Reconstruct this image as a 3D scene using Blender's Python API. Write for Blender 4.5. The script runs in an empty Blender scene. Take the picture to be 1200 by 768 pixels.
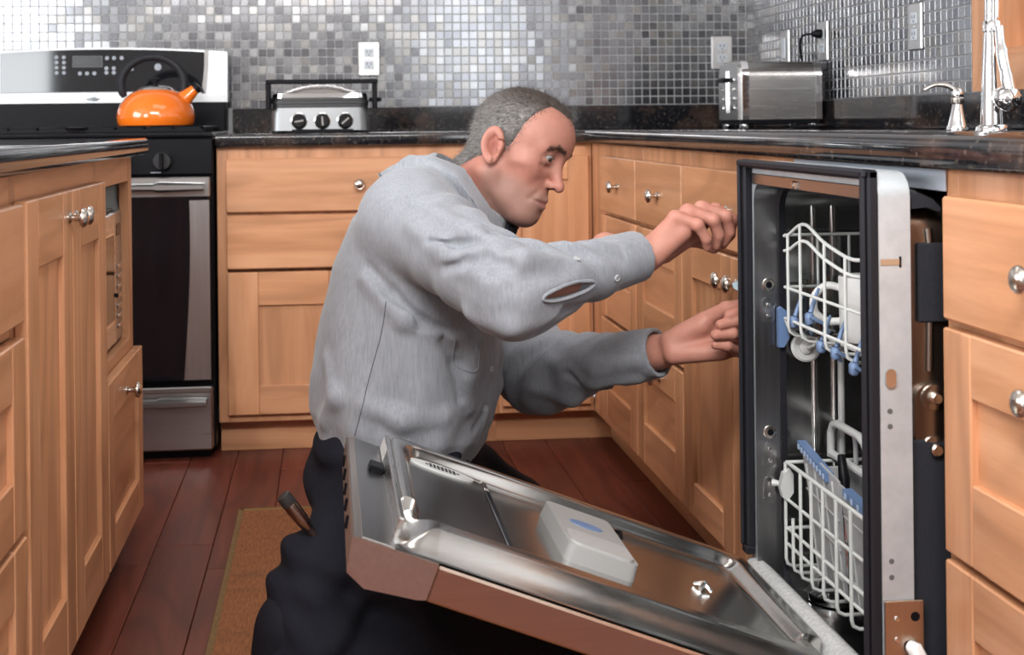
import bpy, math, random
import numpy as np
from mathutils import Vector, Matrix
random.seed(7)
rng = np.random.default_rng(7)
scene = bpy.context.scene
col = scene.collection
PI = math.pi

# ------------------------------------------------------------------ camera
cam_d = bpy.data.cameras.new('camera'); cam = bpy.data.objects.new('camera', cam_d); col.objects.link(cam)
YAW, ROLL = .0990, -.0109
fw = Vector((math.sin(YAW), math.cos(YAW), 0)); r0 = Vector((math.cos(YAW), -math.sin(YAW), 0)); u0 = Vector((0, 0, 1))
rt = math.cos(ROLL)*r0 + math.sin(ROLL)*u0; up = -math.sin(ROLL)*r0 + math.cos(ROLL)*u0
M = Matrix(((rt.x, up.x, -fw.x, -.7639), (rt.y, up.y, -fw.y, -3.6848), (rt.z, up.z, -fw.z, .9401), (0, 0, 0, 1)))
cam.matrix_world = M
cam_d.sensor_width = 36; cam_d.lens = 45.0
cam_d.shift_x = (600-534.5)/1200; cam_d.shift_y = (144-384)/1200
cam_d.clip_start = .05; cam_d.clip_end = 60
cam_d.dof.use_dof = True; cam_d.dof.focus_distance = 2.12; cam_d.dof.aperture_fstop = 7.1
scene.camera = cam

# ------------------------------------------------------------------ light
w = bpy.data.worlds.new('world'); scene.world = w; w.use_nodes = True
w.node_tree.nodes['Background'].inputs[0].default_value = (.80, .90, 1.0, 1); w.node_tree.nodes['Background'].inputs[1].default_value = 1.0
def area(name, loc, target, sx, sy, power, color=(1, 1, 1)):
    l = bpy.data.lights.new(name, 'AREA'); l.shape = 'RECTANGLE'; l.size = sx; l.size_y = sy; l.energy = power; l.color = color
    o = bpy.data.objects.new(name, l); col.objects.link(o); o.location = loc
    o.rotation_euler = (Vector(target)-Vector(loc)).to_track_quat('-Z', 'Y').to_euler()
    return o
# daylight standing in the two windows of the rear wall, and two unseen overhead fills added for brightness
area('daylight_narrow_window', (.32, -4.46, 1.60), (.32, 0, 1.60),   .66, 1.05, 7, (.96, .98, 1))
area('daylight_wide_window', (-3.22, -4.46, 1.60), (-2.6, 0, 1.4), 1.0, 1.05, 34, (.95, .98, 1))
area('daylight_left_window', (-3.96, -2.2, 1.60), (0, -2.0, .9), 1.9, 1.15, 58, (.96, .98, 1))
area('frontal_fill_light', (-1.05, -3.75, 2.36), (-.65, -1.0, .55), 1.7, .45, 74, (1, .99, .98))  # unseen frontal fill above the camera, added to brighten man and cabinets
area('overhead_fill_far', (-.75, -1.15, 2.46), (-.75, -1.149, 0), 1.2, .7, 5, (1, .98, .96))  # weak unseen fill from overhead, added for diffuse light
scene.view_settings.view_transform = 'Standard'; scene.view_settings.look = 'None'
scene.view_settings.exposure = 0.49; scene.view_settings.gamma = 1; scene.view_settings.use_curve_mapping = False
scene.cycles.max_bounces = 8; scene.cycles.diffuse_bounces = 4; scene.cycles.glossy_bounces = 4
scene.cycles.sample_clamp_indirect = 6; scene.cycles.caustics_reflective = False; scene.cycles.caustics_refractive = False

# ------------------------------------------------------------------ materials
class NT:
    def __init__(s, name):
        s.m = bpy.data.materials.new(name); s.m.use_nodes = True; s.t = s.m.node_tree; s.b = s.t.nodes['Principled BSDF']
    def n(s, typ, **kw):
        nd = s.t.nodes.new(typ)
        for k, v in kw.items():
            if k in nd.inputs.keys() if isinstance(k, str) else False: nd.inputs[k].default_value = v
            else: setattr(nd, k, v)
        return nd
    def l(s, a, b): s.t.links.new(a, b)
    def ramp(s, fac, stops):
        r = s.n('ShaderNodeValToRGB'); e = r.color_ramp.elements
        while len(e) < len(stops): e.new(.5)
        for q, (p, c) in zip(e, stops): q.position = p; q.color = (*c, 1)
        s.l(fac, r.inputs[0]); return r.outputs[0]
    def coords(s, scale, rnd=8.0, kind='Object'):
        tc = s.n('ShaderNodeTexCoord'); mp = s.n('ShaderNodeMapping'); mp.inputs['Scale'].default_value = scale
        if rnd:
            oi = s.n('ShaderNodeObjectInfo'); vm = s.n('ShaderNodeVectorMath', operation='SCALE'); vm.inputs[0].default_value = (3.1, 5.3, 7.7)
            mu = s.n('ShaderNodeMath', operation='MULTIPLY'); mu.inputs[1].default_value = rnd; s.l(oi.outputs['Random'], mu.inputs[0]); s.l(mu.outputs[0], vm.inputs['Scale'])
            s.l(vm.outputs[0], mp.inputs['Location'])
        s.l(tc.outputs[kind], mp.inputs['Vector']); return mp.outputs[0]
    def noise(s, vec, scale, detail=3, rough=.5, dist=0):
        x = s.n('ShaderNodeTexNoise'); x.inputs['Scale'].default_value = scale; x.inputs['Detail'].default_value = detail
        x.inputs['Roughness'].default_value = rough; x.inputs['Distortion'].default_value = dist; s.l(vec, x.inputs['Vector']); return x.outputs['Fac']
    def mix(s, f, a, b, mode='MIX'):
        x = s.n('ShaderNodeMix', data_type='RGBA', blend_type=mode)
        for v, i in ((f, 0), (a, 6), (b, 7)):
            if isinstance(v, (int, float)): x.inputs[i].default_value = v
            elif isinstance(v, tuple): x.inputs[i].default_value = (*v, 1)
            else: s.l(v, x.inputs[i])
        return x.outputs[2]
    def bump(s, h, strength, dist=.002):
        b = s.n('ShaderNodeBump'); b.inputs['Strength'].default_value = strength; b.inputs['Distance'].default_value = dist
        s.l(h, b.inputs['Height']); s.l(b.outputs[0], s.b.inputs['Normal'])
    def set(s, **kw):
        for k, v in kw.items():
            k = {'color': 'Base Color', 'rough': 'Roughness', 'metal': 'Metallic', 'spec': 'Specular IOR Level', 'coat': 'Coat Weight', 'coat_rough': 'Coat Roughness', 'trans': 'Transmission Weight', 'ior': 'IOR', 'sss': 'Subsurface Weight', 'aniso': 'Anisotropic', 'sheen': 'Sheen Weight', 'alpha': 'Alpha', 'emit': 'Emission Color', 'emit_s': 'Emission Strength'}[k]
            if isinstance(v, tuple) and len(v) == 3: v = (*v, 1)
            if hasattr(v, 'is_linked'): s.l(v, s.b.inputs[k])
            else: s.b.inputs[k].default_value = v
        return s.m
def flat(name, c, rough=.5, metal=0, **kw):
    return NT(name).set(color=c, rough=rough, metal=metal, **kw)
def speck(name, c1, c2, scale, rough=.5, metal=0, bump=0, **kw):
    t = NT(name); v = t.coords((1, 1, 1)); f = t.noise(v, scale, 4, .6)
    t.set(color=t.ramp(f, [(.35, c1), (.65, c2)]), rough=rough, metal=metal, **kw)
    if bump: t.bump(f, bump)
    return t.m
def wood(name, axis, dark, mid, light, rough=.38, fine=1.0, coat=.15):
    t = NT(name); sc = [9., 9., 9.]; sc[axis] = .75
    v = t.coords(tuple(sc)); a = t.noise(v, 2.2, 5, .62, .6)
    sc2 = [3.2, 3.2, 3.2]; sc2[axis] = .55
    v2 = t.coords(tuple(sc2), 5.0); b = t.noise(v2, 1.3, 2, .5, .3)
    m1 = t.n('ShaderNodeMath', operation='MULTIPLY'); m1.inputs[1].default_value = 26; t.l(b, m1.inputs[0])
    m2 = t.n('ShaderNodeMath', operation='SINE'); t.l(m1.outputs[0], m2.inputs[0])
    m3 = t.n('ShaderNodeMath', operation='POWER'); m4 = t.n('ShaderNodeMath', operation='ABSOLUTE'); t.l(m2.outputs[0], m4.inputs[0]); t.l(m4.outputs[0], m3.inputs[0]); m3.inputs[1].default_value = 7
    c = t.ramp(a, [(.28, dark), (.5, mid), (.74, light)])
    rings = t.n('ShaderNodeMath', operation='MULTIPLY'); rings.inputs[1].default_value = .46*fine; t.l(m3.outputs[0], rings.inputs[0])
    c = t.mix(rings.outputs[0], c, tuple(x*.72 for x in dark))
    oi = t.n('ShaderNodeObjectInfo'); hv = t.n('ShaderNodeHueSaturation'); mr = t.n('ShaderNodeMapRange'); mr.inputs[3].default_value = .9; mr.inputs[4].default_value = 1.08
    t.l(oi.outputs['Random'], mr.inputs[0]); t.l(mr.outputs[0], hv.inputs['Value']); t.l(c, hv.inputs['Color'])
    t.set(color=hv.outputs[0], rough=rough, coat=coat, coat_rough=.25)
    t.bump(a, .08, .001)
    return t.m
MD, MM, ML = (.47, .215, .100), (.60, .292, .148), (.68, .36, .200)
WX = wood('maple_grain_x', 0, MD, MM, ML); WY = wood('maple_grain_y', 1, MD, MM, ML); WZ = wood('maple_grain_z', 2, MD, MM, ML)
def granite():
    t = NT('black_granite'); v = t.coords((1, 1, 1), 0)
    a = t.noise(v, 95, 4, .65); c = t.ramp(a, [(.50, (.008, .008, .010)), (.60, (.022, .021, .022)), (.70, (.11, .085, .065)), (.80, (.2, .19, .18))])
    b = t.noise(v, 9, 3, .6); c = t.mix(t.ramp(b, [(.5, (0, 0, 0)), (.68, (.7, .7, .7))]), c, (.055, .030, .018), 'ADD')
    return t.set(color=c, rough=.07, spec=.6)
GRAN = granite()
def steel(name, c, rough, axis=0, amount=.06, aniso=.3, scale=170):
    t = NT(name); sc = [1., 1., 1.]; sc[axis] = .02; v = t.coords(tuple(sc), 0); f = t.noise(v, scale, 3, .6)
    mr = t.n('ShaderNodeMapRange'); mr.inputs[3].default_value = rough-amount; mr.inputs[4].default_value = rough+amount; t.l(f, mr.inputs[0])
    t.set(color=t.ramp(f, [(.3, tuple(x*.9 for x in c)), (.7, c)]), rough=mr.outputs[0], metal=1, aniso=aniso); t.bump(f, .05, .0004)
    return t.m
ST_X = steel('brushed_steel_x', (.52, .515, .51), .30, 0); ST_Y = steel('brushed_steel_y', (.66, .65, .64), .28, 1); ST_Z = steel('brushed_steel_z', (.60, .60, .60), .3, 2)
LINER = steel('door_liner_steel', (.70, .69, .66), .20, 0, .05)
TUBST = steel('tub_steel', (.50, .50, .50), .22, 2, .05)
GALV = speck('galvanised_flange', (.44, .475, .50), (.52, .555, .58), 30, .42, .35)
NICK = flat('brushed_nickel', (.66, .61, .55), .24, 1)
CHROME = flat('chrome', (.86, .86, .86), .06, 1)
BLK = flat('black_plastic', (.006, .006, .008), .38, spec=.12)
BLKG = flat('black_glass', (.006, .006, .008), .06, spec=.6)
RUB = flat('black_rubber', (.013, .013, .017), .55, spec=.25)
PAD = speck('black_felt_pad', (.010, .011, .016), (.016, .017, .024), 300, .95)
WHITE = flat('white_plastic', (.80, .80, .78), .35)
GREYP = flat('grey_plastic', (.50, .50, .50), .45)
LGREY = flat('light_grey_plastic', (.60, .61, .60), .42)
BLUEP = flat('blue_plastic', (.13, .21, .38), .4)
WIRE = flat('nylon_coated_wire', (.66, .68, .66), .42)
PAINT = speck('grey_wall_paint', (.50, .50, .49), (.54, .54, .53), 40, .8)
CEIL = flat('ceiling_paint', (.78, .77, .75), .9)
GROUT = speck('pale_grout', (.55, .55, .56), (.66, .66, .67), 120, .9)
TILES = [flat('metal_tile_%s' % n, c, r, 1) for n, c, r in (('mid', (.22, .22, .23), .18), ('pale', (.27, .27, .275), .20), ('dark', (.18, .18, .192), .17), ('warm', (.24, .232, .225), .21))]
FLOORB = wood('cherry_floor', 1, (.085, .019, .011), (.135, .032, .019), (.19, .052, .030), .45, 1.1, 0.0)
FLOORB.node_tree.nodes['Principled BSDF'].inputs['Specular IOR Level'].default_value = .28
JOINT = flat('floor_joint', (.03, .011, .006), .7)
TOE = WX

# ------------------------------------------------------------------ mesh helpers
class MB:
    def __init__(s): s.v = []; s.f = []
    def add(s, vs, fs):
        k = len(s.v); s.v += [tuple(p) for p in vs]; s.f += [tuple(i+k for i in f) for f in fs]; return s
    def box(s, x0, x1, y0, y1, z0, z1, b=0.0):
        x0, x1 = min(x0, x1), max(x0, x1); y0, y1 = min(y0, y1), max(y0, y1); z0, z1 = min(z0, z1), max(z0, z1)
        if b <= 0:
            return s.add([(x, y, z) for z in (z0, z1) for y in (y0, y1) for x in (x0, x1)], [(0, 2, 3, 1), (4, 5, 7, 6), (0, 1, 5, 4), (2, 6, 7, 3), (0, 4, 6, 2), (1, 3, 7, 5)])
        b = min(b, (x1-x0)*.49, (y1-y0)*.49, (z1-z0)*.49)
        vs = []; idx = {}
        for i in (0, 1):
            for j in (0, 1):
                for k in (0, 1):
                    X, Y, Z = (x0, x1)[i], (y0, y1)[j], (z0, z1)[k]; sx, sy, sz = (b, -b)[i], (b, -b)[j], (b, -b)[k]
                    for a, p in enumerate(((X, Y+sy, Z+sz), (X+sx, Y, Z+sz), (X+sx, Y+sy, Z))):
                        idx[i, j, k, a] = len(vs); vs.append(p)
        fs = []
        I = lambda i, j, k, a: idx[i, j, k, a]
        for i in (0, 1): fs.append([I(i, 0, 0, 0), I(i, 1, 0, 0), I(i, 1, 1, 0), I(i, 0, 1, 0)][::(-1 if i == 0 else 1)])
        for j in (0, 1): fs.append([I(0, j, 0, 1), I(0, j, 1, 1), I(1, j, 1, 1), I(1, j, 0, 1)][::(-1 if j == 0 else 1)])
        for k in (0, 1): fs.append([I(0, 0, k, 2), I(1, 0, k, 2), I(1, 1, k, 2), I(0, 1, k, 2)][::(-1 if k == 0 else 1)])
        for j in (0, 1):
            for k in (0, 1): fs.append([I(0, j, k, 1), I(1, j, k, 1), I(1, j, k, 2), I(0, j, k, 2)])
        for i in (0, 1):
            for k in (0, 1): fs.append([I(i, 0, k, 0), I(i, 1, k, 0), I(i, 1, k, 2), I(i, 0, k, 2)])
        for i in (0, 1):
            for j in (0, 1): fs.append([I(i, j, 0, 0), I(i, j, 1, 0), I(i, j, 1, 1), I(i, j, 0, 1)])
        for i in (0, 1):
            for j in (0, 1):
                for k in (0, 1): fs.append([I(i, j, k, 0), I(i, j, k, 1), I(i, j, k, 2)])
        c = Vector(((x0+x1)/2, (y0+y1)/2, (z0+z1)/2)); out = []
        for f in fs:
            p = [Vector(vs[q]) for q in f]; n = (p[1]-p[0]).cross(p[2]-p[0])
            out.append(tuple(f) if n.dot(sum(p, Vector())/len(p)-c) > 0 else tuple(f[::-1]))
        return s.add(vs, out)
    def lathe(s, prof, o, axis=(0, 0, 1), n=20, cap=True):
        a = Vector(axis).normalized(); t = Vector((1, 0, 0)) if abs(a.x) < .8 else Vector((0, 1, 0)); p = a.cross(t).normalized(); q = a.cross(p); o = Vector(o)
        vs = []; fs = []
        for r, h in prof:
            for i in range(n):
                an = 2*PI*i/n; vs.append(o+a*h+(p*math.cos(an)+q*math.sin(an))*r)
        m = len(prof)
        for k in range(m-1):
            for i in range(n):
                j = (i+1) % n; fs.append((k*n+i, k*n+j, (k+1)*n+j, (k+1)*n+i))
        if cap:
            fs.append(tuple(range(n))[::-1]); fs.append(tuple((m-1)*n+i for i in range(n)))
        return s.add(vs, fs)
    def tube(s, pts, r, n=8, cap=True, closed=False):
        P = [Vector(p) for p in pts]; R = r if isinstance(r, (list, tuple)) else [r]*len(P); m = len(P)
        T = []
        for i in range(m):
            if closed: d = P[(i+1) % m]-P[i-1]
            else: d = P[min(i+1, m-1)]-P[max(i-1, 0)]
            T.append(d.normalized() if d.length > 1e-9 else Vector((0, 0, 1)))
        ref = Vector((0, 0, 1)) if abs(T[0].z) < .9 else Vector((1, 0, 0))
        nrm = (ref-T[0]*ref.dot(T[0])).normalized(); vs = []; fs = []
        for i in range(m):
            nrm = nrm-T[i]*nrm.dot(T[i]); nrm = nrm.normalized() if nrm.length > 1e-6 else T[i].orthogonal().normalized(); b = T[i].cross(nrm)
            for k in range(n):
                a = 2*PI*k/n; vs.append(P[i]+(nrm*math.cos(a)+b*math.sin(a))*R[i])
        for i in range(m-(0 if closed else 1)):
            j = (i+1) % m
            for k in range(n):
                l = (k+1) % n; fs.append((i*n+k, i*n+l, j*n+l, j*n+k))
        if cap and not closed: fs.append(tuple(range(n))[::-1]); fs.append(tuple((m-1)*n+k for k in range(n)))
        return s.add(vs, fs)
    def prism(s, poly, f0, f1):
        """poly: 2-D points; f0/f1 map a 2-D point to 3-D at the two ends"""
        n = len(poly); vs = [f0(*p) for p in poly]+[f1(*p) for p in poly]
        fs = [tuple(range(n))[::-1], tuple(range(n, 2*n))]+[(i, (i+1) % n, n+(i+1) % n, n+i) for i in range(n)]
        return s.add(vs, fs)
    def grid(s, fn, nu, nv, closed_u=False):
        vs = [fn(i/(nu if closed_u else nu-1), j/(nv-1)) for i in range(nu) for j in range(nv)]; fs = []
        for i in range(nu if closed_u else nu-1):
            for j in range(nv-1):
                k = (i+1) % nu; fs.append((i*nv+j, k*nv+j, k*nv+j+1, i*nv+j+1))
        return s.add(vs, fs)
    def mesh(s, name, smooth=32, fix=True):
        me = bpy.data.meshes.new(name); me.from_pydata([tuple(p) for p in s.v], [], s.f)
        if fix:
            import bmesh
            bm = bmesh.new(); bm.from_mesh(me); bmesh.ops.recalc_face_normals(bm, faces=bm.faces); bm.to_mesh(me); bm.free()
        if smooth: me.shade_smooth(); me.set_sharp_from_angle(angle=math.radians(smooth))
        return me
def link(name, me, m, parent=None):
    o = bpy.data.objects.new(name, me); col.objects.link(o)
    if m is not None and not me.materials: me.materials.append(m)
    if parent is not None:
        o.parent = parent; top = parent; o.matrix_parent_inverse = WM[parent.name].inverted()
    WM[o.name] = Matrix.Identity(4)
    return o
WM = {}
def obj(name, mb, m, parent=None, smooth=32, label=None):
    o = link(name, mb.mesh(name, smooth), m, parent)
    if label: o['label'] = label
    return o
def tag(o, label, cat, group=None):
    o['label'] = label; o['category'] = cat
    if group: o['group'] = group
    return o
def thing(name, label, cat, loc=(0, 0, 0), group=None):
    o = bpy.data.objects.new(name, None); col.objects.link(o); o.location = loc; o.empty_display_size = .05
    WM[o.name] = Matrix.Translation(loc); return tag(o, label, cat, group)
def struct(name, mb, m, parent=None, smooth=32):
    o = obj(name, mb, m, parent, smooth); o['kind'] = 'structure'; return o
B = lambda *a: MB().box(*a)
def arc(cx, cy, r, a0, a1, n): return [(cx+r*math.cos(math.radians(a0+(a1-a0)*i/(n-1))), cy+r*math.sin(math.radians(a0+(a1-a0)*i/(n-1)))) for i in range(n)]
def rrect(x0, x1, y0, y1, r, n=5):
    return arc(x1-r, y1-r, r, 0, 90, n)+arc(x0+r, y1-r, r, 90, 180, n)+arc(x0+r, y0+r, r, 180, 270, n)+arc(x1-r, y0+r, r, 270, 360, n)
def spline(pts, n=8):
    P = [Vector(p) for p in pts]; out = []
    for i in range(len(P)-1):
        a, b, c, d = P[max(i-1, 0)], P[i], P[i+1], P[min(i+2, len(P)-1)]
        for k in range(n):
            t = k/n; out.append(.5*((2*b)+(c-a)*t+(2*a-5*b+4*c-d)*t*t+(3*b-a-3*c+d)*t**3))
    out.append(P[-1]); return out
# ------------------------------------------------------------------ room shell
XR, YB, XL, YR, ZC = .69, .66, -4.0, -4.5, 2.5     # right wall, back wall, left wall, rear wall, ceiling
CT = .914
floor = struct('floor', B(XL, XR, YR, YB, -.04, -.012), JOINT)
pw = .1275
for row in range(-11, 3):
    x1 = .115+row*pw; x0 = x1-pw; y = .62-random.uniform(0, .7); first = True
    yy = .62
    while yy > -3.3:
        ln = (random.uniform(.35, 1.1) if first else random.uniform(.75, 1.35)); first = False
        y2 = max(yy-ln, -3.4)
        obj('plank', B(x0+.0007, x1-.0007, y2+.0007, yy-.0007, -.012, random.uniform(-.0006, 0), .0016), FLOORB, floor, 20)
        yy = y2
rest = MB()
for row in range(-32, -11):
    x1 = .115+row*pw; rest.box(x1-pw+.0007, x1-.0007, YR, YB, -.012, 0)
for row in range(-11, 3):
    x1 = .115+row*pw; rest.box(x1-pw+.0007, x1-.0007, YR, -3.4, -.012, 0)
o = obj('plank', rest, FLOORB, floor); o['kind'] = 'stuff'

struct('ceiling', B(XL, XR+.1, YR, YB, ZC, ZC+.05), CEIL)
wall_back = struct('wall_back', B(XL, XR+.1, YB, YB+.1, 0, ZC), GROUT)
# right wall with the window above the sink
WY0, WY1, WZ0, WZ1 = -1.04, -2.02, 1.075, 2.0
mb = MB(); mb.box(XR, XR+.1, WY0, YB, 0, ZC); mb.box(XR, XR+.1, YR, WY1, 0, ZC); mb.box(XR, XR+.1, WY1, WY0, 0, WZ0); mb.box(XR, XR+.1, WY1, WY0, WZ1, ZC)
wall_right = struct('wall_right', mb, GROUT)
# left wall and rear wall with their windows
def holed(name, plane, a0, a1, holes, z0, z1, t, m):
    mb = MB(); c = a0
    f = (lambda p, q, u, v: mb.box(p, q, plane, plane+t, u, v)) if name == 'wall_rear' else (lambda p, q, u, v: mb.box(plane, plane+t, p, q, u, v))
    for h0, h1 in holes:
        f(c, h0, 0, ZC); f(h0, h1, 0, z0); f(h0, h1, z1, ZC); c = h1
    f(c, a1, 0, ZC); return struct(name, mb, m)
mb = MB()
for x0_, x1_, z0_, z1_ in ((XL, -3.75, 0, ZC), (-3.75, -2.70, 0, 1.05), (-3.75, -2.70, 2.14, ZC), (-2.70, -.04, 0, ZC), (-.04, .67, 0, 1.05), (-.04, .67, 2.14, ZC), (.67, XR+.1, 0, ZC)): mb.box(x0_, x1_, YR-.1, YR, z0_, z1_)
struct('wall_rear', mb, PAINT)
holed('wall_left', XL, YR, YB, [(-3.2, -1.2)], 1.0, 2.2, -.1, PAINT)

# metal mosaic: tiles stand proud of the grout, each very slightly out of true
PT, TS, TH = .02855, .0258, .0032
def tile_mesh(m):
    me = MB().box(-TS/2, TS/2, -TH, TH*.6, -TS/2, TS/2, .0007).mesh('tile', 0); me.materials.append(m); return me
tm = [tile_mesh(m) for m in TILES]
def tiles(wall, spots, mapf, rotz, n_obj):
    idx = list(range(len(spots)))
    big = MB(); mats = []
    base = np.array(tm[0].vertices[0].co) if 0 else None
    proto = MB().box(-TS/2, TS/2, -TH, TH*.6, -TS/2, TS/2, .0007)
    for i in idx:
        a, z = spots[i]; k = random.choices(range(4), (5, 2.5, 3, 2))[0]
        r = (random.gauss(0, .008), 0, rotz+random.gauss(0, .008))
        if i < n_obj:
            o = bpy.data.objects.new('tile', tm[k]); col.objects.link(o); o.location = mapf(a, z); o.rotation_euler = r; o.parent = wall
        else:
            Mx = Matrix.Translation(mapf(a, z)) @ Matrix.Rotation(r[2], 4, 'Z') @ Matrix.Rotation(r[0], 4, 'X')
            big.add([Mx @ Vector(p) for p in proto.v], proto.f); mats += [k]*len(proto.f)
    me = big.mesh('tile', 0, fix=False)
    for m in TILES: me.materials.append(m)
    me.polygons.foreach_set('material_index', np.array(mats, dtype=np.int32)); me.update()
    o = bpy.data.objects.new('tile', me); col.objects.link(o); o.parent = wall; o['kind'] = 'stuff'
zs = [.9965+PT*(j+.5) for j in range(22)]
sb = [(XR-.004-PT*(i+.5), z) for i in range(116) for z in zs]
sb.sort(key=lambda p: abs(p[0]+.22)+.3*abs(p[1]-1.2)+(9 if p[1] > 1.36 else 0)); tiles(wall_back, sb, lambda a, z: (a, YB, z), 0, 300)
sr = [(YB-.004-PT*(i+.5), z) for i in range(56) for z in zs if True]
sr.sort(key=lambda p: p[0]+(9 if p[1] > 1.3 else 0)); tiles(wall_right, sr, lambda a, z: (XR, a, z), -PI/2, 300)

# window above the sink: mitred maple casing, deep jambs, sash and pane
win = bpy.data.objects.new('window_1', None); col.objects.link(win); win.location = (XR, -1.53, WZ0); win['kind'] = 'structure'; WM[win.name] = Matrix.Translation(win.location)
cw = .078; cx0, cx1 = XR-.022, XR
def casing(poly): return MB().prism(poly, lambda a, z: (cx1, a, z), lambda a, z: (cx0, a, z))
a0, a1, z0, z1 = WY0, WY1, WZ0, WZ1
obj('casing', casing([(a0+.088, z0-cw), (a0, z0), (a0, z1), (a0+.088, z1+cw)]), WZ, win)
obj('casing', casing([(a1-.088, z0-cw), (a1, z0), (a1, z1), (a1-.088, z1+cw)]), WZ, win)
obj('casing', casing([(a0+.088, z0-cw), (a1-.088, z0-cw), (a1, z0), (a0, z0)]), WY, win)
obj('casing', casing([(a0+.088, z1+cw), (a1-.088, z1+cw), (a1, z1), (a0, z1)]), WY, win)
obj('jamb', B(XR-.004, XR+.1, a0-.016, a0, z0, z1), WZ, win); obj('jamb', B(XR-.004, XR+.1, a1, a1+.016, z0, z1), WZ, win)
obj('sill', B(XR-.004, XR+.1, a1, a0, z0-.004, z0+.014), WY, win)
sash = MB(); sash.box(XR+.055, XR+.085, a0-.06, a0-.016, z0, z1, .003); sash.box(XR+.055, XR+.085, a1+.016, a1+.06, z0, z1, .003); sash.box(XR+.055, XR+.085, a1+.06, a0-.06, z0+.014, z0+.07, .003); sash.box(XR+.055, XR+.085, a1+.06, a0-.06, z1-.05, z1, .003)
obj('sash', sash, WZ, win)
obj('pane', B(XR+.068, XR+.072, a1+.06, a0-.06, z0+.07, z1-.05), NT('window_glass').set(color=(1, 1, 1), rough=0, trans=1, ior=1.45), win)

# ------------------------------------------------------------------ granite worktop and upstands
def lshape(inset, z): return [(-1.083+inset, -.03+inset), (-.03+inset, -.03+inset), (-.03+inset, -2.75+inset), (XR-.004-inset, -2.75+inset), (XR-.004-inset, YB-.006-inset), (-1.083+inset, YB-.006-inset)]
mb = MB(); lv = [(.006, CT-.037), (.0015, CT-.034), (0, CT-.028), (0, CT-.009), (.0015, CT-.004), (.006, CT)]
vs = [(x, y, z) for i, z in lv for x, y in lshape(i, z)]; fs = []
for k in range(5):
    for i in range(6): fs.append((k*6+i, k*6+(i+1) % 6, (k+1)*6+(i+1) % 6, (k+1)*6+i))
fs += [(0, 1, 4, 5), (1, 2, 3, 4), (30, 31, 34, 35), (31, 32, 33, 34)]; mb.add(vs, fs)
tag(obj('worktop', mb, GRAN, None, 50), 'polished black granite worktop running round the corner over the maple cabinets', 'worktop')
tag(obj('upstand', B(-1.083, XR-.027, YB-.026, YB-.003, CT, .9955, .002), GRAN), 'low black granite upstand below the back wall mosaic', 'backsplash')
tag(obj('upstand', B(XR-.026, XR-.003, -2.75, YB-.003, CT, .9955, .002), GRAN), 'low black granite upstand behind toaster and tap', 'backsplash')

# ------------------------------------------------------------------ cabinets
class Run:
    def __init__(s, kind, off=0): s.k = kind; s.off = off
    def P(s, a, d, z): return {'R': (s.off-d, -a, z), 'B': (a, s.off-d, z), 'I': (s.off+d, -a, z)}[s.k]
    def box(s, a0, a1, d0, d1, z0, z1, b=.0025, mb=None):
        p, q = s.P(a0, d0, z0), s.P(a1, d1, z1); return (mb or MB()).box(p[0], q[0], p[1], q[1], p[2], q[2], b)
    @property
    def H(s): return WX if s.k == 'B' else WY
    @property
    def D(s): return Vector(s.P(0, 1, 0))-Vector(s.P(0, 0, 0))
def knob(run, a, z, d, parent, m=None):
    return obj('knob', MB().lathe([(.0095, 0), (.0095, .002), (.0058, .005), (.0052, .014), (.007, .017), (.0135, .0185), (.0158, .0215), (.0155, .0245), (.0128, .0275), (.0118, .0272), (.0095, .0295), (.004, .031), (.0005, .0313)], run.P(a, d, z), run.D, 22), m or NICK, parent, 40)
def slab(run, parent, a0, a1, z0, z1, kn=None, name='drawer', d=.02):
    o = obj(name, run.box(a0, a1, .0005, d, z0, z1, .003), run.H, parent)
    if kn: knob(run, kn[0], kn[1], d, o)
    return o
def shaker(run, parent, a0, a1, z0, z1, kn=None, name='door', sw=.066, rw=.07, d=.02, rb=None):
    rb = rb or rw
    o = obj(name, run.box(a0+sw-.004, a1-sw+.004, .001, d-.009, z0+rb-.004, z1-rw+.004, .0005), WZ if name == 'door' else run.H, parent)
    for p, q in ((a0, a0+sw), (a1-sw, a1)): obj('stile', run.box(p, q, .0005, d, z0, z1, .0022), WZ, o)
    obj('rail', run.box(a0+sw+.0003, a1-sw-.0003, .0005, d-.0003, z1-rw, z1, .0022), run.H, o); obj('rail', run.box(a0+sw+.0003, a1-sw-.0003, .0005, d-.0003, z0, z0+rb, .0022), run.H, o)
    if kn: knob(run, kn[0], kn[1], d, o)
    return o
def carcass(run, t, a0, a1, depth=.60, z0=.095, z1=.8765, toe=.06, holes=(), fs=.03):
    """body behind the fronts, face frame, recessed toe board"""
    obj('body', run.box(a0+.0005, a1-.0005, -depth, -.019, z0, z1, 0), WZ, t)
    f = MB(); run.box(a0+.0005, a0+fs, -.019, 0, z0, z1, .001, f); run.box(a1-fs, a1-.0005, -.019, 0, z0, z1, .001, f)
    run.box(a0+fs, a1-fs, -.019, -.0003, z1-.045, z1, .001, f); run.box(a0+fs, a1-fs, -.019, -.0003, z0, z0+.03, .001, f)
    run.box(a0+fs, a1-fs, -.019, -.0006, .676, .698, .0005, f); obj('face_frame', f, WZ, t)
    obj('toe_board', run.box(a0, a1, -toe-.015, -toe, .0, z0, .001), run.H, t)
RR = Run('R'); RB = Run('B'); g = 'maple base cabinets'
def drawers3(run, t, a0, a1, mids):
    slab(run, t, a0, a1, .694, .844, ((a0+a1)/2+.012, .768))
    shaker(run, t, a0, a1, .411, .684, ((a0+a1)/2+.012, .637), 'drawer', rw=.075, rb=.098)
    shaker(run, t, a0, a1, .118, .401, ((a0+a1)/2+.012, .352), 'drawer', rw=.075, rb=.098)
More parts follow.
